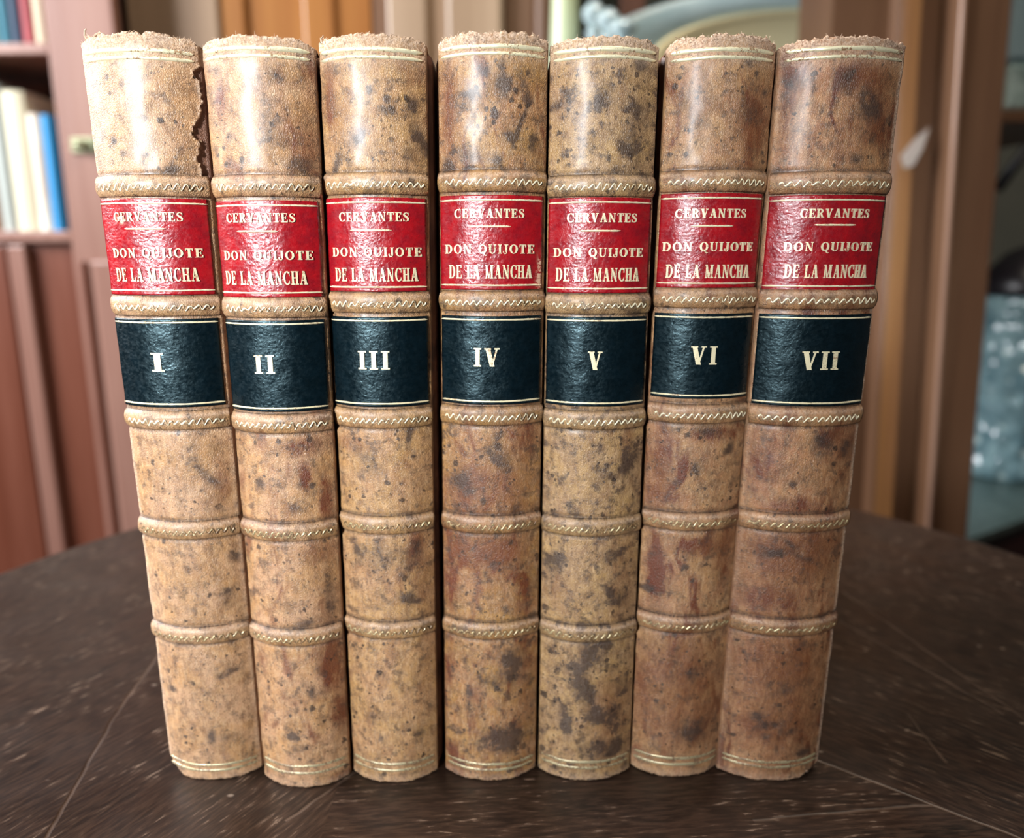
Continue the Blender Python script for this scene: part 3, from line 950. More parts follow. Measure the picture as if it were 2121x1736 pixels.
    for k, zp in enumerate(ZIG[i]):
        zc = B.zrow(zp - 3)

        def prof(Zv, zc=zc):
            u = np.clip(np.abs(Zv - zc) / bh, 0, 1)
            return 0.00008 + 0.00082 * (1 - u ** 2.6)

        def offb(Sv, Zv, zc=zc):
            return prof(Zv) * (0.9 + 0.1 * np.cos((2 * Sv - 1) * 1.4)) + (nz_(Sv * 14, Zv * 500) - 0.5) * 0.00020
        Sb, Zb, Pb = patch(B, 0.004, 0.996, zc - bh, zc + bh, offb, 64, 26)
        u = (Zb - zc) / bh
        gr = np.clip((np.abs(u) - 0.80) / 0.2, 0, 1) * 0.9
        gi = np.exp(-((u + 0.28) / 0.42) ** 2)
        rb = np.exp(-((u - 0.55) / 0.22) ** 2) * 0.6  # pale strip paints the highlight on each band's upper half
        o = mesh('raised_band', Pb.reshape(-1, 3), grid(Pb, *Pb.shape[:2]), mat_b, root, True, uv=uvmm(B, Sb, Zb),
                 attrs=dict(redstain=blobs_at(B, Sb, Zb, REDB[i]).ravel() * 0.4, darkstain=blobs_at(B, Sb, Zb, DARKB[i]).ravel() * 0.5, rub_or_glint=rb.ravel(), crease_dark=gr.ravel(), gilt=gi.ravel(), torn=np.zeros(Sb.size), amber=blobs_at(B, Sb, Zb, AMB[i]).ravel() * 0.5))
        zz_ = B.zrow(zp)
        zigzag_on(B, 'gilt_wave', zz_, 0.00050, 0.00025, 0.06 + 0.02 * rnd.random(), 0.93 + 0.02 * rnd.random(), 14, lambda Zv, f=prof: f(Zv) + 0.00002, mat_z if k < 3 else mat_z2, o, seed=i * 10 + k)
    # ---- gilt double rules at head and tail
    for k, py in enumerate(GT[i]):
        rule_on(B, 'gilt_rule', B.zrow(py), 0.00050 if k == 0 else 0.00040, 0.03, 0.965, 0.00022, mat_g, spine, seed=i * 7 + k, wob=0.0001)
    for k, py in enumerate(GB[i]):
        rule_on(B, 'gilt_rule', B.zrow(py), 0.00040, 0.03, 0.97, 0.00018, mat_g2, spine, seed=i * 7 + 3 + k, wob=0.0001)
    # ---- title label
    z0, z1 = B.zrow(RED[i][1]), B.zrow(RED[i][0])
    Sb, Zb, Pb = patch(B, 0.012, 0.972, z0, z1, lambda Sv, Zv: 0.00028 + (nz_(Sv * 12, Zv * 380) - 0.5) * 0.00012, 60, 70)
    rb = np.zeros_like(Sb)
    if i == 3:
        rb = np.clip(blobs_at(B, Sb, Zb, [(1119, 580, 8, 22, 0, 2.2), (1118, 545, 5, 20, 0, 1.2)]), 0, 2)
    if i == 0:
        rb = np.clip(blobs_at(B, Sb, Zb, [(252, 455, 10, 7, -30, 1.6)]), 0, 2)
    m_red = label_leather('red_label_leather', '960C16', '7C0C18', i + 3)
    lab = mesh('title_label', Pb.reshape(-1, 3), grid(Pb, *Pb.shape[:2]), m_red, root, True, uv=uvmm(B, Sb, Zb), attrs=dict(rub_or_glint=rb.ravel()))
    lab['label'] = 'red leather title label with gilt lettering'
    o1 = 0.00048
    px = B.df / F_PX
    zs = 1.0
    rule_on(B, 'gilt_border', z1 - 0.0010, 0.00024, 0.016, 0.968, o1, mat_t, lab, seed=i, wob=0.00004)
    rule_on(B, 'gilt_border', z0 + 0.0010, 0.00024, 0.016, 0.968, o1, mat_t, lab, seed=i + 9, wob=0.00004)
    ta, tr_, t1, t2, tn = TXT[i]
    sc_ = px * (1.01 if i else 1.02)
    def depthk(py):      # metres per pixel at that height on the spine
        r = ray(1060, py)
        return (B.df + 0.0006) / r[1] / F_PX
    def vk(py):
        return (B.zrow(py - 10) - B.zrow(py + 10)) / 20
    e = B.e
    def lean(z):
        return (e[0][1] + e[1][1]) / 2 * 0.0
    for nm, txt, (cx, cy), wpx, hpx, gp, spc in (('author_lettering', 'CERVANTES', ta, 143, 19, 0.10, 0.4), ('title_lettering', 'DON QUIJOTE', t1, 183, 19, 0.14, 0.55), ('title_lettering', 'DE LA MANCHA', t2, 170, 28, 0.09, 0.50)):
        qs = layout(txt, wpx * depthk(cy), hpx * vk(cy), gp, spc)
        quads_on(B, nm, qs, B.s_of(cx, cy), B.zrow(cy), o1, mat_t, lab)
    s_r = B.s_of(*tr_)
    wr = 84 * depthk(tr_[1]) / (B.xlr(0.1)[1] - B.xlr(0.1)[0]) / 2
    rule_on(B, 'gilt_dash', B.zrow(tr_[1]), 0.00026, s_r - wr, s_r + wr, o1, mat_t, lab, n=16)
    # ---- volume label
    z0, z1 = B.zrow(BLK[i][1]), B.zrow(BLK[i][0])
    Sb, Zb, Pb = patch(B, 0.012, 0.972, z0, z1, lambda Sv, Zv: 0.00028 + (nz_(Sv * 12, Zv * 380) - 0.5) * 0.00012, 60, 70)
    m_bk = label_leather('black_label_leather', '020B10', '041016', i + 13, rough=0.30, spec=0.42, bmp=0.22)
    lab2 = mesh('volume_label', Pb.reshape(-1, 3), grid(Pb, *Pb.shape[:2]), m_bk, root, True, uv=uvmm(B, Sb, Zb), attrs=dict(rub_or_glint=np.zeros(Sb.size)))
    lab2['label'] = 'blue black leather label with gilt roman numeral'
    rule_on(B, 'gilt_border', z1 - 0.0008, 0.00024, 0.016, 0.968, o1, mat_t, lab2, seed=i, wob=0.00004)
    rule_on(B, 'gilt_border', z0 + 0.0008, 0.00024, 0.016, 0.968, o1, mat_t, lab2, seed=i + 9, wob=0.00004)
    qs = layout(ROM[i], tn[2] * depthk(tn[1]), 38 * vk(tn[1]), 0.16)
    quads_on(B, 'roman_numeral', qs, B.s_of(tn[0], tn[1]), B.zrow(tn[1]), o1, mat_t, lab2)
    # ---- boards
    m_bd = MAT_BOARD
    for side, nm in ((-1, 'front_cover'), (1, 'back_cover')):
        secs = []
        hb = B.h - 0.0016
        for tt, ins in ((0.0, 0.0005), (0.006, 0.0), (0.25, 0), (0.5, 0), (0.75, 0), (0.985, 0.0), (0.995, 0.0004), (1.0, 0.0012)):
            z = 0.00003 + tt * hb
            g_ = gaps(i, z)[0 if side < 0 else 1]
            g_ = max(0.00005, min(0.0011, 0.42 * g_))
            xo = B.xlr(z)[0 if side < 0 else 1] + side * (g_ - ins)
            y0 = B.D + 0.0036 + (0.0012 if ins else 0) * 0
            prof = [(0, 0.0028), (-0.00025, 0.0012), (-0.0009, 0.0003), (-0.0017, 0.0), (-0.0026, 0.0006), (-0.0026, 0.112), (-0.0004, 0.112), (0, 0.1115)]
            secs.append([(xo + side * a, y0 + b, z) for a, b in prof])
        n = len(prof)
        v = [p for s_ in secs for p in s_]
        f = []
        for r in range(len(secs) - 1):
            for k in range(n):
                q = (r * n + k, r * n + (k + 1) % n, (r + 1) * n + (k + 1) % n, (r + 1) * n + k)
                f.append(q if side < 0 else q[::-1])
        f.append(tuple(range(n))[::(1 if side > 0 else -1)])
        f.append(tuple(range((len(secs) - 1) * n, len(secs) * n))[::(-1 if side > 0 else 1)])
        mesh(nm, v, f, m_bd, root, False)
    # ---- page block
    hb = B.h - 0.004
    def sec(z):
        L, R = B.xlr(z)
        g0 = 0.0022
        ya, yb = B.D + 0.0050, B.D + 0.110
        return [(L + g0, ya, z), (R - g0, ya, z), (R - g0, yb, z), (L + g0, yb, z)]
    MB().prism(sec(0.002), sec(hb)).build('page_block', m_page, root)
    # ---- frayed fibres on the head cap
    fb = MB()
    for k in range(46 if i in (0, 2, 3, 5) else 26):
        s_ = rnd.uniform(0.01, 0.99)
        j = int(s_ * (ns - 1))
        base = P[-4, 3 + j]
        ln = rnd.uniform(0.0003, 0.0010) * (1.5 if rnd.random() < 0.12 else 1)
        a = rnd.uniform(-1.2, 1.2)
        bend = rnd.uniform(-1.6, 1.6)
        pts = []
        p = Vector(base) + Vector((0, 0.0002, -0.0002))
        for q in range(6):
            pts.append(p.copy())
            aa = a + bend * q / 5
            p += Vector((math.sin(aa), rnd.uniform(-0.4, 0.2), math.cos(aa))) * ln / 5
        fb.tube(pts, [0.00009, 0.00009, 0.00008, 0.00006, 0.00005, 0.00002], 4)
    if i == 0:       # one larger curl at the left of the torn head
        b0 = Vector(P[-4, 3 + int(0.10 * ns)])
        fb.tube([b0 + Vector((0.0011, 0, -0.0006)), b0 + Vector((0.0004, 0, 0.0003)), b0 + Vector((0.0000, -.0002, 0.0011)), b0 + Vector((0.0001, -.0002, 0.0021)), b0 + Vector((0.0004, 0, 0.0026))], [0.00025, 0.0003, 0.00025, 0.0002, 0.0001], 6)
        fb.tube([b0 + Vector((0.0014, 0, 0.0)), b0 + Vector((0.0022, 0, 0.0013)), b0 + Vector((0.0034, -.0002, 0.0018)), b0 + Vector((0.0042, -.0002, 0.0012))], [0.0002, 0.00025, 0.0002, 0.0001], 6)
    if i == 2:
        b0 = Vector(P[-4, 3 + int(0.06 * ns)])
        fb.tube([b0, b0 + Vector((-0.0002, 0, 0.0010)), b0 + Vector((0.0004, 0, 0.0016))], [0.0003, 0.00025, 0.0001], 6)
    o = fb.build('frayed_fibres', m_fib, root)
    o['kind'] = 'stuff'
    # frayed fibres along the tail as well
    fb = MB()
    for k in range(22):
        s_ = rnd.uniform(0.15, 0.95)
        j = int(s_ * (ns - 1))
        p = Vector(P[3, 3 + j]) + Vector((0, -0.00005, 0.0001))
        ln = rnd.uniform(0.0003, 0.0008)
        a = rnd.uniform(-1.2, 1.2)
        fb.tube([p, p + Vector((math.sin(a) * ln * .5, -ln * .4, 0.00005)), p + Vector((math.sin(a) * ln, -ln * .7, 0.00004))], [0.00008, 0.00007, 0.00002], 4)
    o = fb.build('frayed_tail', m_fib, root)
    o['kind'] = 'stuff'
    return root


def board_mat():
    g = NT('cover_leather')
    oc = g.n('ShaderNodeTexCoord').outputs['Object']
    n = g.noise(g.vmap(oc, scale=(1, 1, 0.5)), 260, 5, 0.65).outputs[0]
    n2 = g.noise(oc, 60, 4, 0.6).outputs[0]
    col = g.mix(g.ramp(n2, 0.35, 0.65), lin('7C5642'), lin('5E4030'))
    col = g.mix(g.ramp(n, 0.5, 0.68, 0, 0.8), col, lin('30221B'))
    g.put(g.b.inputs['Base Color'], col)
    g.b.inputs['Roughness'].default_value = 0.5
    g.put(g.b.inputs['Normal'], g.bump(n, 0.4, 0.0004))
    return g.m


MAT_BOARD = board_mat()
for i in range(7):
    build_book(i)

# ------------------------------------------------------------------ bookcase on the left, out of focus
def X(px, py, Y):
    return onplane(px, py, Y)[0]


def Zr(py, Y):
    return onplane(1060, py, Y)[2]


YB = 1.15
m_mauve = wood('bookcase_wood', '90695C', 'A07A6C', 'Z', 0.8, 0.34, c3='7E5446')
m_mahog = wood('cabinet_door_wood', '6C3C2C', '7E4E3E', 'Z', 0.8, 0.32, c3='522818')
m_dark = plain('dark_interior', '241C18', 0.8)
bc = empty('bookcase', (X(60, 300, YB), YB, FLOOR), 'reddish brown wooden bookcase with open shelves over a panelled cupboard at left', 'bookcase')
xl, xs0, xs1 = X(-420, 100, YB), X(99, 100, YB), X(240, 100, YB)
TOPZ = 1.25
MB().box(xs0, xs1, YB, YB + 0.022, FLOOR, TOPZ).build('stile', m_mauve, bc, bevel=0.002)
MB().box(xl - 0.06, xl, YB, YB + 0.022, FLOOR, TOPZ).build('stile', m_mauve, bc, bevel=0.002)
MB().box(xs0, xs0 + 0.018, YB + 0.022, YB + 0.27, FLOOR, TOPZ).build('side_panel', m_mauve, bc)
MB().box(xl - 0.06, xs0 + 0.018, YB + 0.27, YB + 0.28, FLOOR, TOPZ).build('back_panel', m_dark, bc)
for r0, r1 in ((88, 112), (478, 502)):
    MB().box(xl, xs0, YB + 0.001, YB + 0.27, Zr(r1, YB), Zr(r0, YB)).build('shelf', m_mauve, bc, bevel=0.002)
zt = Zr(508, YB)
# cupboard door below: frame, groove and raised panel
dr = MB()
xa, xb, xc = X(12, 560, YB), X(58, 560, YB), X(150, 560, YB)
zp = Zr(540, YB)
MB().box(xl, xs0, YB + 0.012, YB + 0.02, FLOOR, zt).build('cupboard_door', m_mahog, bc)
door = bc.children[-1]
MB().box(xl, xa, YB + 0.002, YB + 0.012, FLOOR, zt).build('door_stile', m_mahog, door, bevel=0.002)
MB().box(xa + 0.006, xb, YB - 0.002, YB + 0.012, FLOOR, zt).build('door_stile', m_mauve, door, bevel=0.003)
MB().box(xs0 - 0.001 + 0.03, xs0 + 0.075, YB - 0.008, YB, FLOOR, zp).build('stile_moulding', m_mauve, bc, bevel=0.004)
MB().box(xs0 + 0.012, xs0 + 0.018, YB - 0.006, YB, FLOOR, zp).build('stile_moulding', m_mahog, bc, bevel=0.002)
# brass key in its plate on the stile
kc = onplane(172, 300, YB)
m_brass = plain('old_brass', 'A9AD8C', 0.35, 0.6, c2='8C9070', scale=60)
ky = MB().box(kc[0] - 0.016, kc[0] + 0.022, YB - 0.004, YB, kc[2] - 0.012, kc[2] + 0.010).build('key_plate', m_brass, bc, bevel=0.003)
MB().lathe([(0.004, 0), (0.009, 0.002), (0.010, 0.006), (0.007, 0.010), (0.002, 0.011)], (kc[0], YB - 0.008, kc[2] - 0.006), 20).build('key_bow', m_brass, ky, True)


def shelf_book(px0, px1, row_top, row_bot, colr, label, Y=YB + 0.03, depth=0.15, ref=None, c2=None, tape=None, grp='books on the shelves of the bookcase'):
    ref = row_bot if ref is None else ref
    x0, x1 = X(px0, ref, Y), X(px1, ref, Y)
    zb, zt_ = Zr(row_bot, YB), Zr(row_top, Y)
    root = empty('shelf_book', ((x0 + x1) / 2, Y, zb), label, 'book', grp)
    m = plain('book_cloth', colr, 0.6, c2=c2 or colr, scale=12)
    n = 9
    prof = []
    w = (x1 - x0) / 2
    for k in range(n):
        a = -1 + 2 * k / (n - 1)
        prof.append(((x0 + x1) / 2 + a * w * 0.98, Y - 0.004 * (1 - a * a)))
    ring = prof + [(x1 - 0.0005, Y + 0.006), (x0 + 0.0005, Y + 0.006)]
    MB().prism([(a, b, zb) for a, b in ring], [(a, b, zt_) for a, b in ring]).build('spine', m, root)
    MB().box(x0 + 0.0003, x0 + 0.003, Y + 0.006, Y + depth, zb, zt_).build('front_cover', m, root)
    MB().box(x1 - 0.003, x1 - 0.0003, Y + 0.006, Y + depth, zb, zt_).build('back_cover', m, root)
    MB().box(x0 + 0.003, x1 - 0.003, Y + 0.006, Y + depth - 0.004, zb + 0.002, zt_ - 0.003).build('page_block', m_page, root)
    return root


# upper shelf, books cut by the top of the picture
shelf_book(-62, -2, -330, 88, '6A8C8E', 'grey green book on the upper shelf at the picture edge, cut off')
a = shelf_book(2, 22, -260, 88, '2E7488', 'teal blue book on the upper shelf beside the navy one', ref=70)
shelf_book(23, 47, -300, 88, '12324E', 'dark navy book on the upper shelf left of the red one', ref=70)
shelf_book(48, 73, -280, 88, 'A24448', 'red book on the upper shelf between navy and cream books', ref=70, c2='8C3038')
shelf_book(74, 98, -310, 88, 'CFC0A4', 'cream book at the right end of the upper shelf', ref=70)
# lower shelf
shelf_book(-90, -34, 150, 478, '7C5038', 'brown book at the far left of the lower shelf, cut off', ref=440)
shelf_book(-32, 4, 175, 478, '8A6A50', 'thin brown grey book on the lower shelf at the picture edge', ref=440)
shelf_book(5, 34, 172, 478, 'A9B2AC', 'grey book on the lower shelf left of the wide cream one', ref=440)
shelf_book(35, 80, 188, 478, 'D6D0B4', 'wide cream book on the lower shelf between grey and white ones', ref=440)
shelf_book(81, 108, 236, 478, 'E4E6D8', 'white book on the lower shelf beside the bright blue one', ref=440, c2='D8CCBC')
shelf_book(109, 131, 238, 478, '1C8CC8', 'bright blue book at the right end of the lower shelf', ref=440)

# ------------------------------------------------------------------ panelled wardrobe behind the books
YW = 1.22
m_tan = wood('wardrobe_wood', 'A0866E', 'B0967C', 'Z', 0.7, 0.35, c3='8C745C')
m_orange = wood('wardrobe_panel_wood', '9A6434', 'AE7840', 'Z', 0.7, 0.33, c3='8C5628')
m_brown = wood('wardrobe_stile_wood', '6E503C', '806450', 'Z', 0.7, 0.4)
m_groove = plain('dark_groove', '4E2E20', 0.6)
wd = empty('wardrobe', (X(650, 30, YW), YW + 0.2, FLOOR), 'tall wooden wardrobe with an orange brown panel door behind the books', 'wardrobe')
R0 = 35
MB().box(X(235, R0, YW), X(1148, R0, YW), YW + 0.03, YW + 0.45, FLOOR, TOPZ).build('carcass', m_groove, wd)
MB().box(X(262, R0, YW), X(452, R0, YW), YW, YW + 0.03, FLOOR, TOPZ).build('door_stile', m_tan, wd, bevel=0.004)
pn = MB().box(X(452, R0, YW), X(765, R0, YW), YW + 0.014, YW + 0.03, FLOOR, TOPZ).build('door_panel', m_orange, wd)
MB().box(X(452, R0, YW), X(505, R0, YW), YW + 0.006, YW + 0.014, FLOOR, TOPZ).build('panel_moulding', m_orange, pn, bevel=0.004)
MB().box(X(625, R0, YW), X(690, R0, YW), YW + 0.008, YW + 0.014, FLOOR, TOPZ).build('panel_moulding', m_orange, pn, bevel=0.004)
MB().box(X(765, R0, YW), X(802, R0, YW), YW + 0.016, YW + 0.03, FLOOR, TOPZ).build('door_edge', m_brown, wd, bevel=0.002)
m_tan2 = wood('wardrobe_light_wood', 'A08870', 'B49C84', 'Z', 0.7, 0.35)
MB().box(X(802, R0, YW), X(884, R0, YW), YW, YW + 0.03, FLOOR, TOPZ).build('door_stile', m_tan2, wd, bevel=0.004)
MB().box(X(884, R0, YW), X(924, R0, YW), YW + 0.010, YW + 0.03, FLOOR, TOPZ).build('door_edge', m_tan, wd, bevel=0.002)
MB().box(X(924, R0, YW), X(1042, R0, YW), YW - 0.006, YW + 0.03, FLOOR, TOPZ).build('door_stile', m_tan2, wd, bevel=0.006)
MB().box(X(1046, R0, YW), X(1108, R0, YW), YW + 0.012, YW + 0.03, FLOOR, TOPZ).build('corner_post', m_brown, wd, bevel=0.004)
MB().box(X(1108, R0, YW), X(1148, R0, YW), YW + 0.004, YW + 0.03, FLOOR, TOPZ).build('corner_post', m_brown, wd, bevel=0.008)

# ------------------------------------------------------------------ display cabinet: pilaster, back, shelf
YP = 0.85
m_post = wood('pilaster_wood', '5E422E', '70523C', 'Z', 0.9, 0.42, c3='4C3222')
m_gold = wood('pilaster_inner_wood', '8A6238', '7A5432', 'Z', 0.9, 0.4)
dc = empty('display_cabinet', (X(1900, 500, YP), YP + 0.3, FLOOR), 'brown wooden display cabinet whose moulded pilaster stands right of the books', 'cabinet')
prof = [(1750, 1690, .030), (1874, 1811, .030), (1879, 1815, .018), (1888, 1824, .016), (1896, 1832, .024), (1922, 1858, .030),
        (1984, 1915, .030), (1990, 1921, .002), (1996, 1926, .0), (2002, 1932, .004), (2100, 2010, .004), (2106, 2015, .008), (2106, 2015, .13), (1750, 1690, .13)]


def pil(zv, sub=None):
    out = []
    for a, b, dy in prof:
        p0, p1 = onplane(a, 0, YP), onplane(b, 1060, YP)
        t_ = (zv - p1[2]) / (p0[2] - p1[2])
        out.append((p1[0] + (p0[0] - p1[0]) * t_, YP + dy, zv))
    return out


post = MB().prism(pil(FLOOR), pil(TOPZ)).build('pilaster', m_post, dc)
# warm fillet strip set in the moulding, and the bead, coloured pale to paint its highlight
q0, q1 = pil(FLOOR), pil(TOPZ)
MB().prism([q0[2], (q0[5][0], YP + .012, FLOOR), (q0[5][0], YP + .032, FLOOR), (q0[2][0], YP + .03, FLOOR)],
           [q1[2], (q1[5][0], YP + .012, TOPZ), (q1[5][0], YP + .032, TOPZ), (q1[2][0], YP + .03, TOPZ)]).build('fillet', m_gold, post)
m_bead = wood('bead_highlight_wood', 'A0806C', '8E6E5C', 'Z', 1.5, 0.3)
MB().tube([(q0[8][0], YP + 0.001, FLOOR), (q1[8][0], YP + 0.001, TOPZ)], 0.0032, 10).build('bead', m_bead, post, True)
# pale scuff on the pilaster
sc = onplane(1905, 305, YP)
m_scuff = plain('pale_scuff', 'B4AAA2', 0.6)
ang = math.radians(58)
pts = [(sc[0] + math.cos(ang) * u - math.sin(ang) * w, YP + 0.0112, sc[2] + math.sin(ang) * u + math.cos(ang) * w) for u, w in ((-0.022, -0.003), (-0.015, -0.010), (0.005, -0.008), (0.026, 0.0), (0.008, 0.006), (-0.014, 0.008))]
MB().prism([(a, b, c) for a, b, c in pts], [(a, b - 0.0006, c) for a, b, c in pts]).build('scuff', m_scuff, post)
m_inner = plain('cabinet_inner_panel', '4C5650', 0.7, c2='3C4642', scale=4)
XR = 0.95
MB().box(X(1148, R0, YW), XR, 1.62, 1.64, FLOOR, TOPZ).build('back_panel', m_inner, dc)
SH1 = 0.31
MB().box(X(1148, R0, YW) + 0.003, X(2330, 190, 0.985), 0.985, 1.62, SH1 - 0.016, SH1).build('shelf', m_post, dc, bevel=0.002)
MB().box(X(1282, R0, 1.3), X(1338, R0, 1.3), 1.30, 1.34, SH1, TOPZ).build('divider', wood('divider_wood', '5A3C30', '6C4A3C'), dc, bevel=0.003)

# silver platter standing on the shelf
m_silver = plain('pale_silver', 'BCD4D8', 0.28, 0.0, c2='9CB8BE', scale=5)
m_well = plain('platter_well_reflection', 'EEE4B8', 0.3, 0.3)  # cream colour paints the yellow reflection lying in the well
PX = (onplane(1690, 131, 1.2)[0], 1.2, SH1 + 0.107)
rp = 0.107
pt = empty('silver_platter', (PX[0], 1.2, SH1), 'large pale silver platter standing upright behind books V to VII', 'platter')


def disc(prof_, name, mat, par, seg=96, sx=3.2):
    v, f = [], []
    for r, d in prof_:
        for k in range(seg):
            a = 2 * math.pi * k / seg
            v.append((PX[0] + sx * r * math.cos(a), 1.2 + d + 0.12 * r * math.sin(a), PX[2] + r * math.sin(a)))
    for j in range(len(prof_) - 1):
        for k in range(seg):
            k2 = (k + 1) % seg
            f.append((j * seg + k, j * seg + k2, (j + 1) * seg + k2, (j + 1) * seg + k))
    f.append(tuple(range(seg))[::-1])
    f.append(tuple((len(prof_) - 1) * seg + k for k in range(seg)))
    return mesh(name, v, f, mat, par, True)


disc([(rp * 0.9, 0.03), (rp, 0.012), (rp, 0.004), (rp * 0.97, 0.0), (rp * 0.74, 0.012), (rp * 0.70, 0.022)], 'rim', m_silver, pt)
disc([(rp * 0.70, 0.026), (rp * 0.715, 0.014), (rp * 0.70, 0.010), (rp * 0.66, 0.018), (rp * 0.2, 0.021)], 'well', m_well, pt)

m_glass = plain('pale_blue_glass', 'C4DCE0', 0.12, 0.0, 0.35)
def decanter(px, row_top, label, s=1.0, rr=0.030, Y=1.15):
    p = onplane(px, row_top, Y)
    hgt = p[2] - SH1
    o = empty('glass_decanter', (p[0], Y, SH1), label, 'decanter', 'glassware beside the platter')
    MB().lathe([(rr * 0.9, 0), (rr * 1.1, 0.02), (rr * 1.2, hgt * 0.35), (rr * 0.7, hgt * 0.55), (rr * 0.6, hgt * 0.72), (rr * 0.9, hgt * 0.76)], (p[0], Y, SH1), 32, 12, 0.02).build('bottle', m_glass, o, True)
    MB().lathe([(rr * 0.4, hgt * 0.75), (rr * 0.5, hgt * 0.8), (rr * s, hgt * 0.87), (rr * s, hgt * 0.93), (rr * 0.5, hgt * 0.99), (rr * 0.2, hgt)], (p[0], Y, SH1), 20, 6, 0.08).build('stopper', m_glass, o, True)
decanter(1232, 2, 'tall glass decanter left of the pair with its stopper above book V', 1.1, 0.014, 1.12)
decanter(1262, 18, 'glass decanter in the middle of the glassware above book V', 1.1, 0.014, 1.07)
decanter(1290, 38, 'lowest glass decanter beside the silver platter', 1.1, 0.015, 1.02)
vz = onplane(1170, 0, 1.15)
o = MB().lathe([(0.03, 0), (0.034, 0.02), (0.020, 0.1), (0.0155, 0.3), (0.016, 0.5), (0.024, 0.56)], (vz[0], 1.15, SH1), 32).build('slender_vase', plain('celadon_glaze', 'B4D2C4', 0.3, c2='C6D4AC', scale=4), smooth=True)
tag(o, 'tall slender pale green vase beside the wardrobe post', 'vase')

# ------------------------------------------------------------------ low sideboard and glassware right of the pilaster
m_sbtop = plain('sideboard_marble', '5A6E6C', 0.35, c2='4A5C5A', scale=30)
m_sbfr = plain('sideboard_dark_red', '2A1012', 0.4, c2='341416', scale=10)
p0, p1 = onplane(2012, 1116, 0.93), onplane(2140, 1073, 0.98)
zs = onplane(2012, 1116, 1.03)[2]
a, b = ontable(2005, 1118, zs), ontable(2150, 1066, zs)
d = (Vector((b[0] - a[0], b[1] - a[1], 0))).normalized()
nrm = Vector((-d.y, d.x, 0))
A0 = Vector((a[0], a[1], 0)) - d * 0.02
A1 = Vector((a[0], a[1], 0)) + d * 0.80
sb = empty('low_sideboard', (A0 + (A1 - A0) / 2 + nrm * 0.15 + Vector((0, 0, FLOOR))), 'low sideboard with a grey top and dark red front beyond the right table edge', 'sideboard')


def plank(z0, z1, f0, f1, e0=0.0):
    q = [A0 + nrm * f0 - d * e0, A1 + nrm * f0 + d * e0, A1 + nrm * f1 + d * e0, A0 + nrm * f1 - d * e0]
    return MB().prism([(p.x, p.y, z0) for p in q], [(p.x, p.y, z1) for p in q])


plank(zs - 0.012, zs, 0.0, 0.20).build('top', m_sbtop, sb, bevel=0.001)
plank(zs - 0.034, zs - 0.012, 0.006, 0.195).build('under_edge_shadow', plain('shadow_black', '0C0A0A', 0.5), sb)  # black strip paints the shadow under the sideboard's top
plank(FLOOR, zs - 0.034, 0.001, 0.195).build('body', m_sbfr, sb)

# cut glass jar with dark lid
def cut_glass_mat():
    g = NT('cut_glass')
    oc = g.n('ShaderNodeTexCoord').outputs['Object']
    vo = g.voro(oc, 34)
    n = g.noise(oc, 26, 4, 0.6).outputs[0]
    col = g.mix(g.ramp(n, 0.35, 0.65), lin('5E7C84'), lin('8AA8AC'))
    sep = g.n('ShaderNodeSeparateColor')
    g.put(sep.inputs[0], vo.outputs['Color'])
    col = g.mix(g.math('MULTIPLY', g.ramp(vo.outputs['Distance'], 0.15, 0.3, 1, 0), g.math('GREATER_THAN', sep.outputs[0], 0.6)), col, lin('BCD2D0'))  # pale cells paint the facet highlights into the glass colour
    g.put(g.b.inputs['Base Color'], col)
    g.b.inputs['Roughness'].default_value = 0.15
    g.b.inputs['Transmission Weight'].default_value = 0.15
    g.put(g.b.inputs['Normal'], g.bump(vo.outputs['Distance'], 0.8, 0.01))
    return g.m


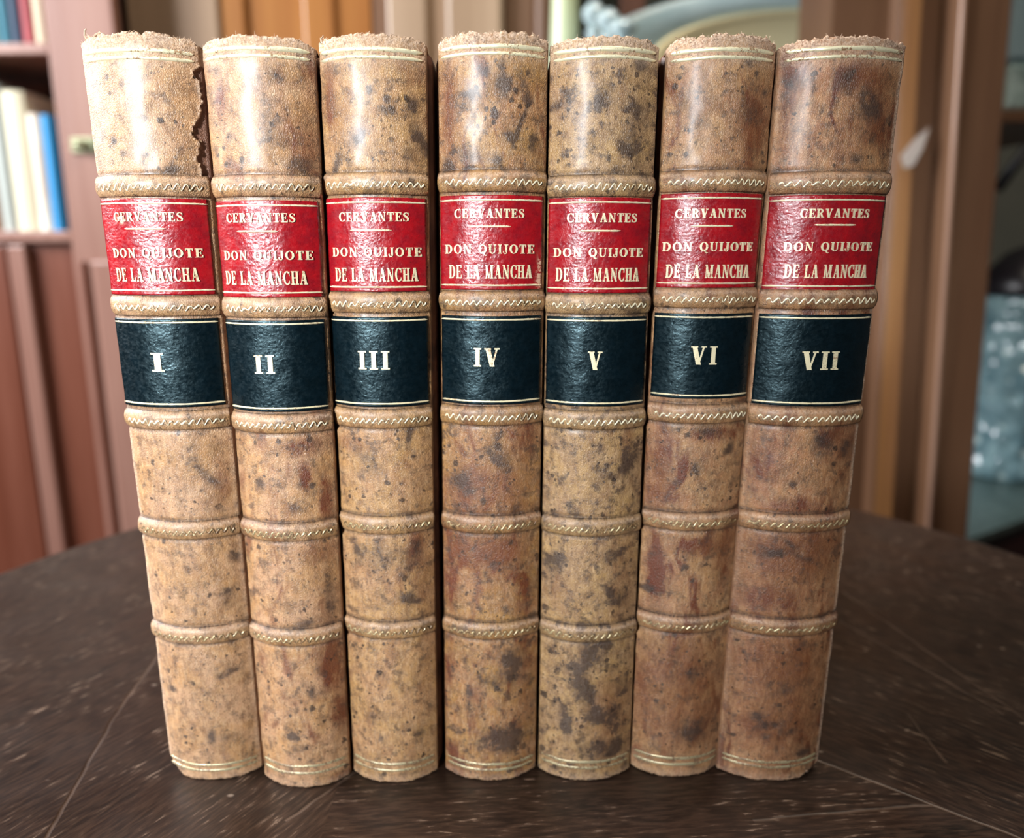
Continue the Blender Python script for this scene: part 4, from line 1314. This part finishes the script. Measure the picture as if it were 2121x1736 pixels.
YJ = 1.37
jc = onplane(2074, 1000, YJ)
jt = onplane(2074, 612, YJ)
hj = jt[2] - zs
jar = empty('cut_glass_jar', (jc[0], YJ, zs), 'large blue grey cut glass jar with dark lid on the low sideboard', 'jar')
rj = 0.084
MB().lathe([(rj * .86, 0), (rj, 0.012), (rj * 1.02, 0.03), (rj * .96, 0.05), (rj, hj * 0.55), (rj * 1.04, hj * 0.6), (rj * 0.92, hj * 0.64), (rj * 0.94, hj * 0.97), (rj * 0.9, hj)], (jc[0], YJ, zs), 64, 16, 0.02).build('glass_body', cut_glass_mat(), jar, True)
lid = MB().lathe([(rj * .93, hj), (rj * 0.97, hj + 0.01), (rj * 0.9, hj + 0.035), (rj * 0.5, hj + 0.075), (rj * 0.12, hj + 0.09)], (jc[0], YJ, zs), 48).build('lid', plain('dark_lid_metal', '1C181C', 0.35), jar, True)
MB().lathe([(0.006, 0), (0.010, 0.006), (0.013, 0.016), (0.008, 0.026)], (jc[0], YJ, zs + hj + 0.088), 20).build('knob', m_glass, lid, True)

# dark iron stand holding a pale tray, higher up behind the jar
m_iron = plain('dark_iron', '12141A', 0.45)
YS = 1.52
st = empty('iron_stand', (X(2180, 700, YS), YS, zs), 'dark iron stand with a slanting strut rising behind the glass jar', 'stand')
zb_ = zs
MB().box(X(2170, 700, YS), X(2190, 700, YS), YS, YS + 0.015, zb_, Zr(255, YS)).build('upright', m_iron, st)
q = [onplane(2066, 392, YS), onplane(2160, 262, YS)]
MB().tube([q[0], q[1]], 0.011, 8).build('strut', m_iron, st, True)
q = [onplane(2070, 268, YS), onplane(2160, 282, YS)]
MB().tube([q[0], q[1]], 0.009, 8).build('strut', m_iron, st, True)
MB().box(X(2160, 700, YS), X(2205, 700, YS), YS - 0.01, YS + 0.03, zb_, zb_ + 0.012).build('foot', m_iron, st)
YL = 1.0
zl = Zr(132, YL)
o = MB().box(X(2088, 150, YL), X(2290, 150, YL), YL - 0.005, YL + 0.09, SH1, zl).build('linen_stack', plain('pale_linen', 'A8C0C0', 0.8, c2='7C9494', scale=40, bump=0.6), bevel=0.006)
tag(o, 'folded pale linen lying on the cabinet shelf right of the pilaster', 'linen')
o = MB().box(X(2090, 100, YL), X(2290, 100, YL), YL, YL + 0.085, zl, Zr(-140, YL)).build('storage_box', plain('pale_blue_card', '8CA6B0', 0.6, c2='7E98A4', scale=6), bevel=0.008)
tag(o, 'pale blue box on top of the linen at the right picture edge', 'box')
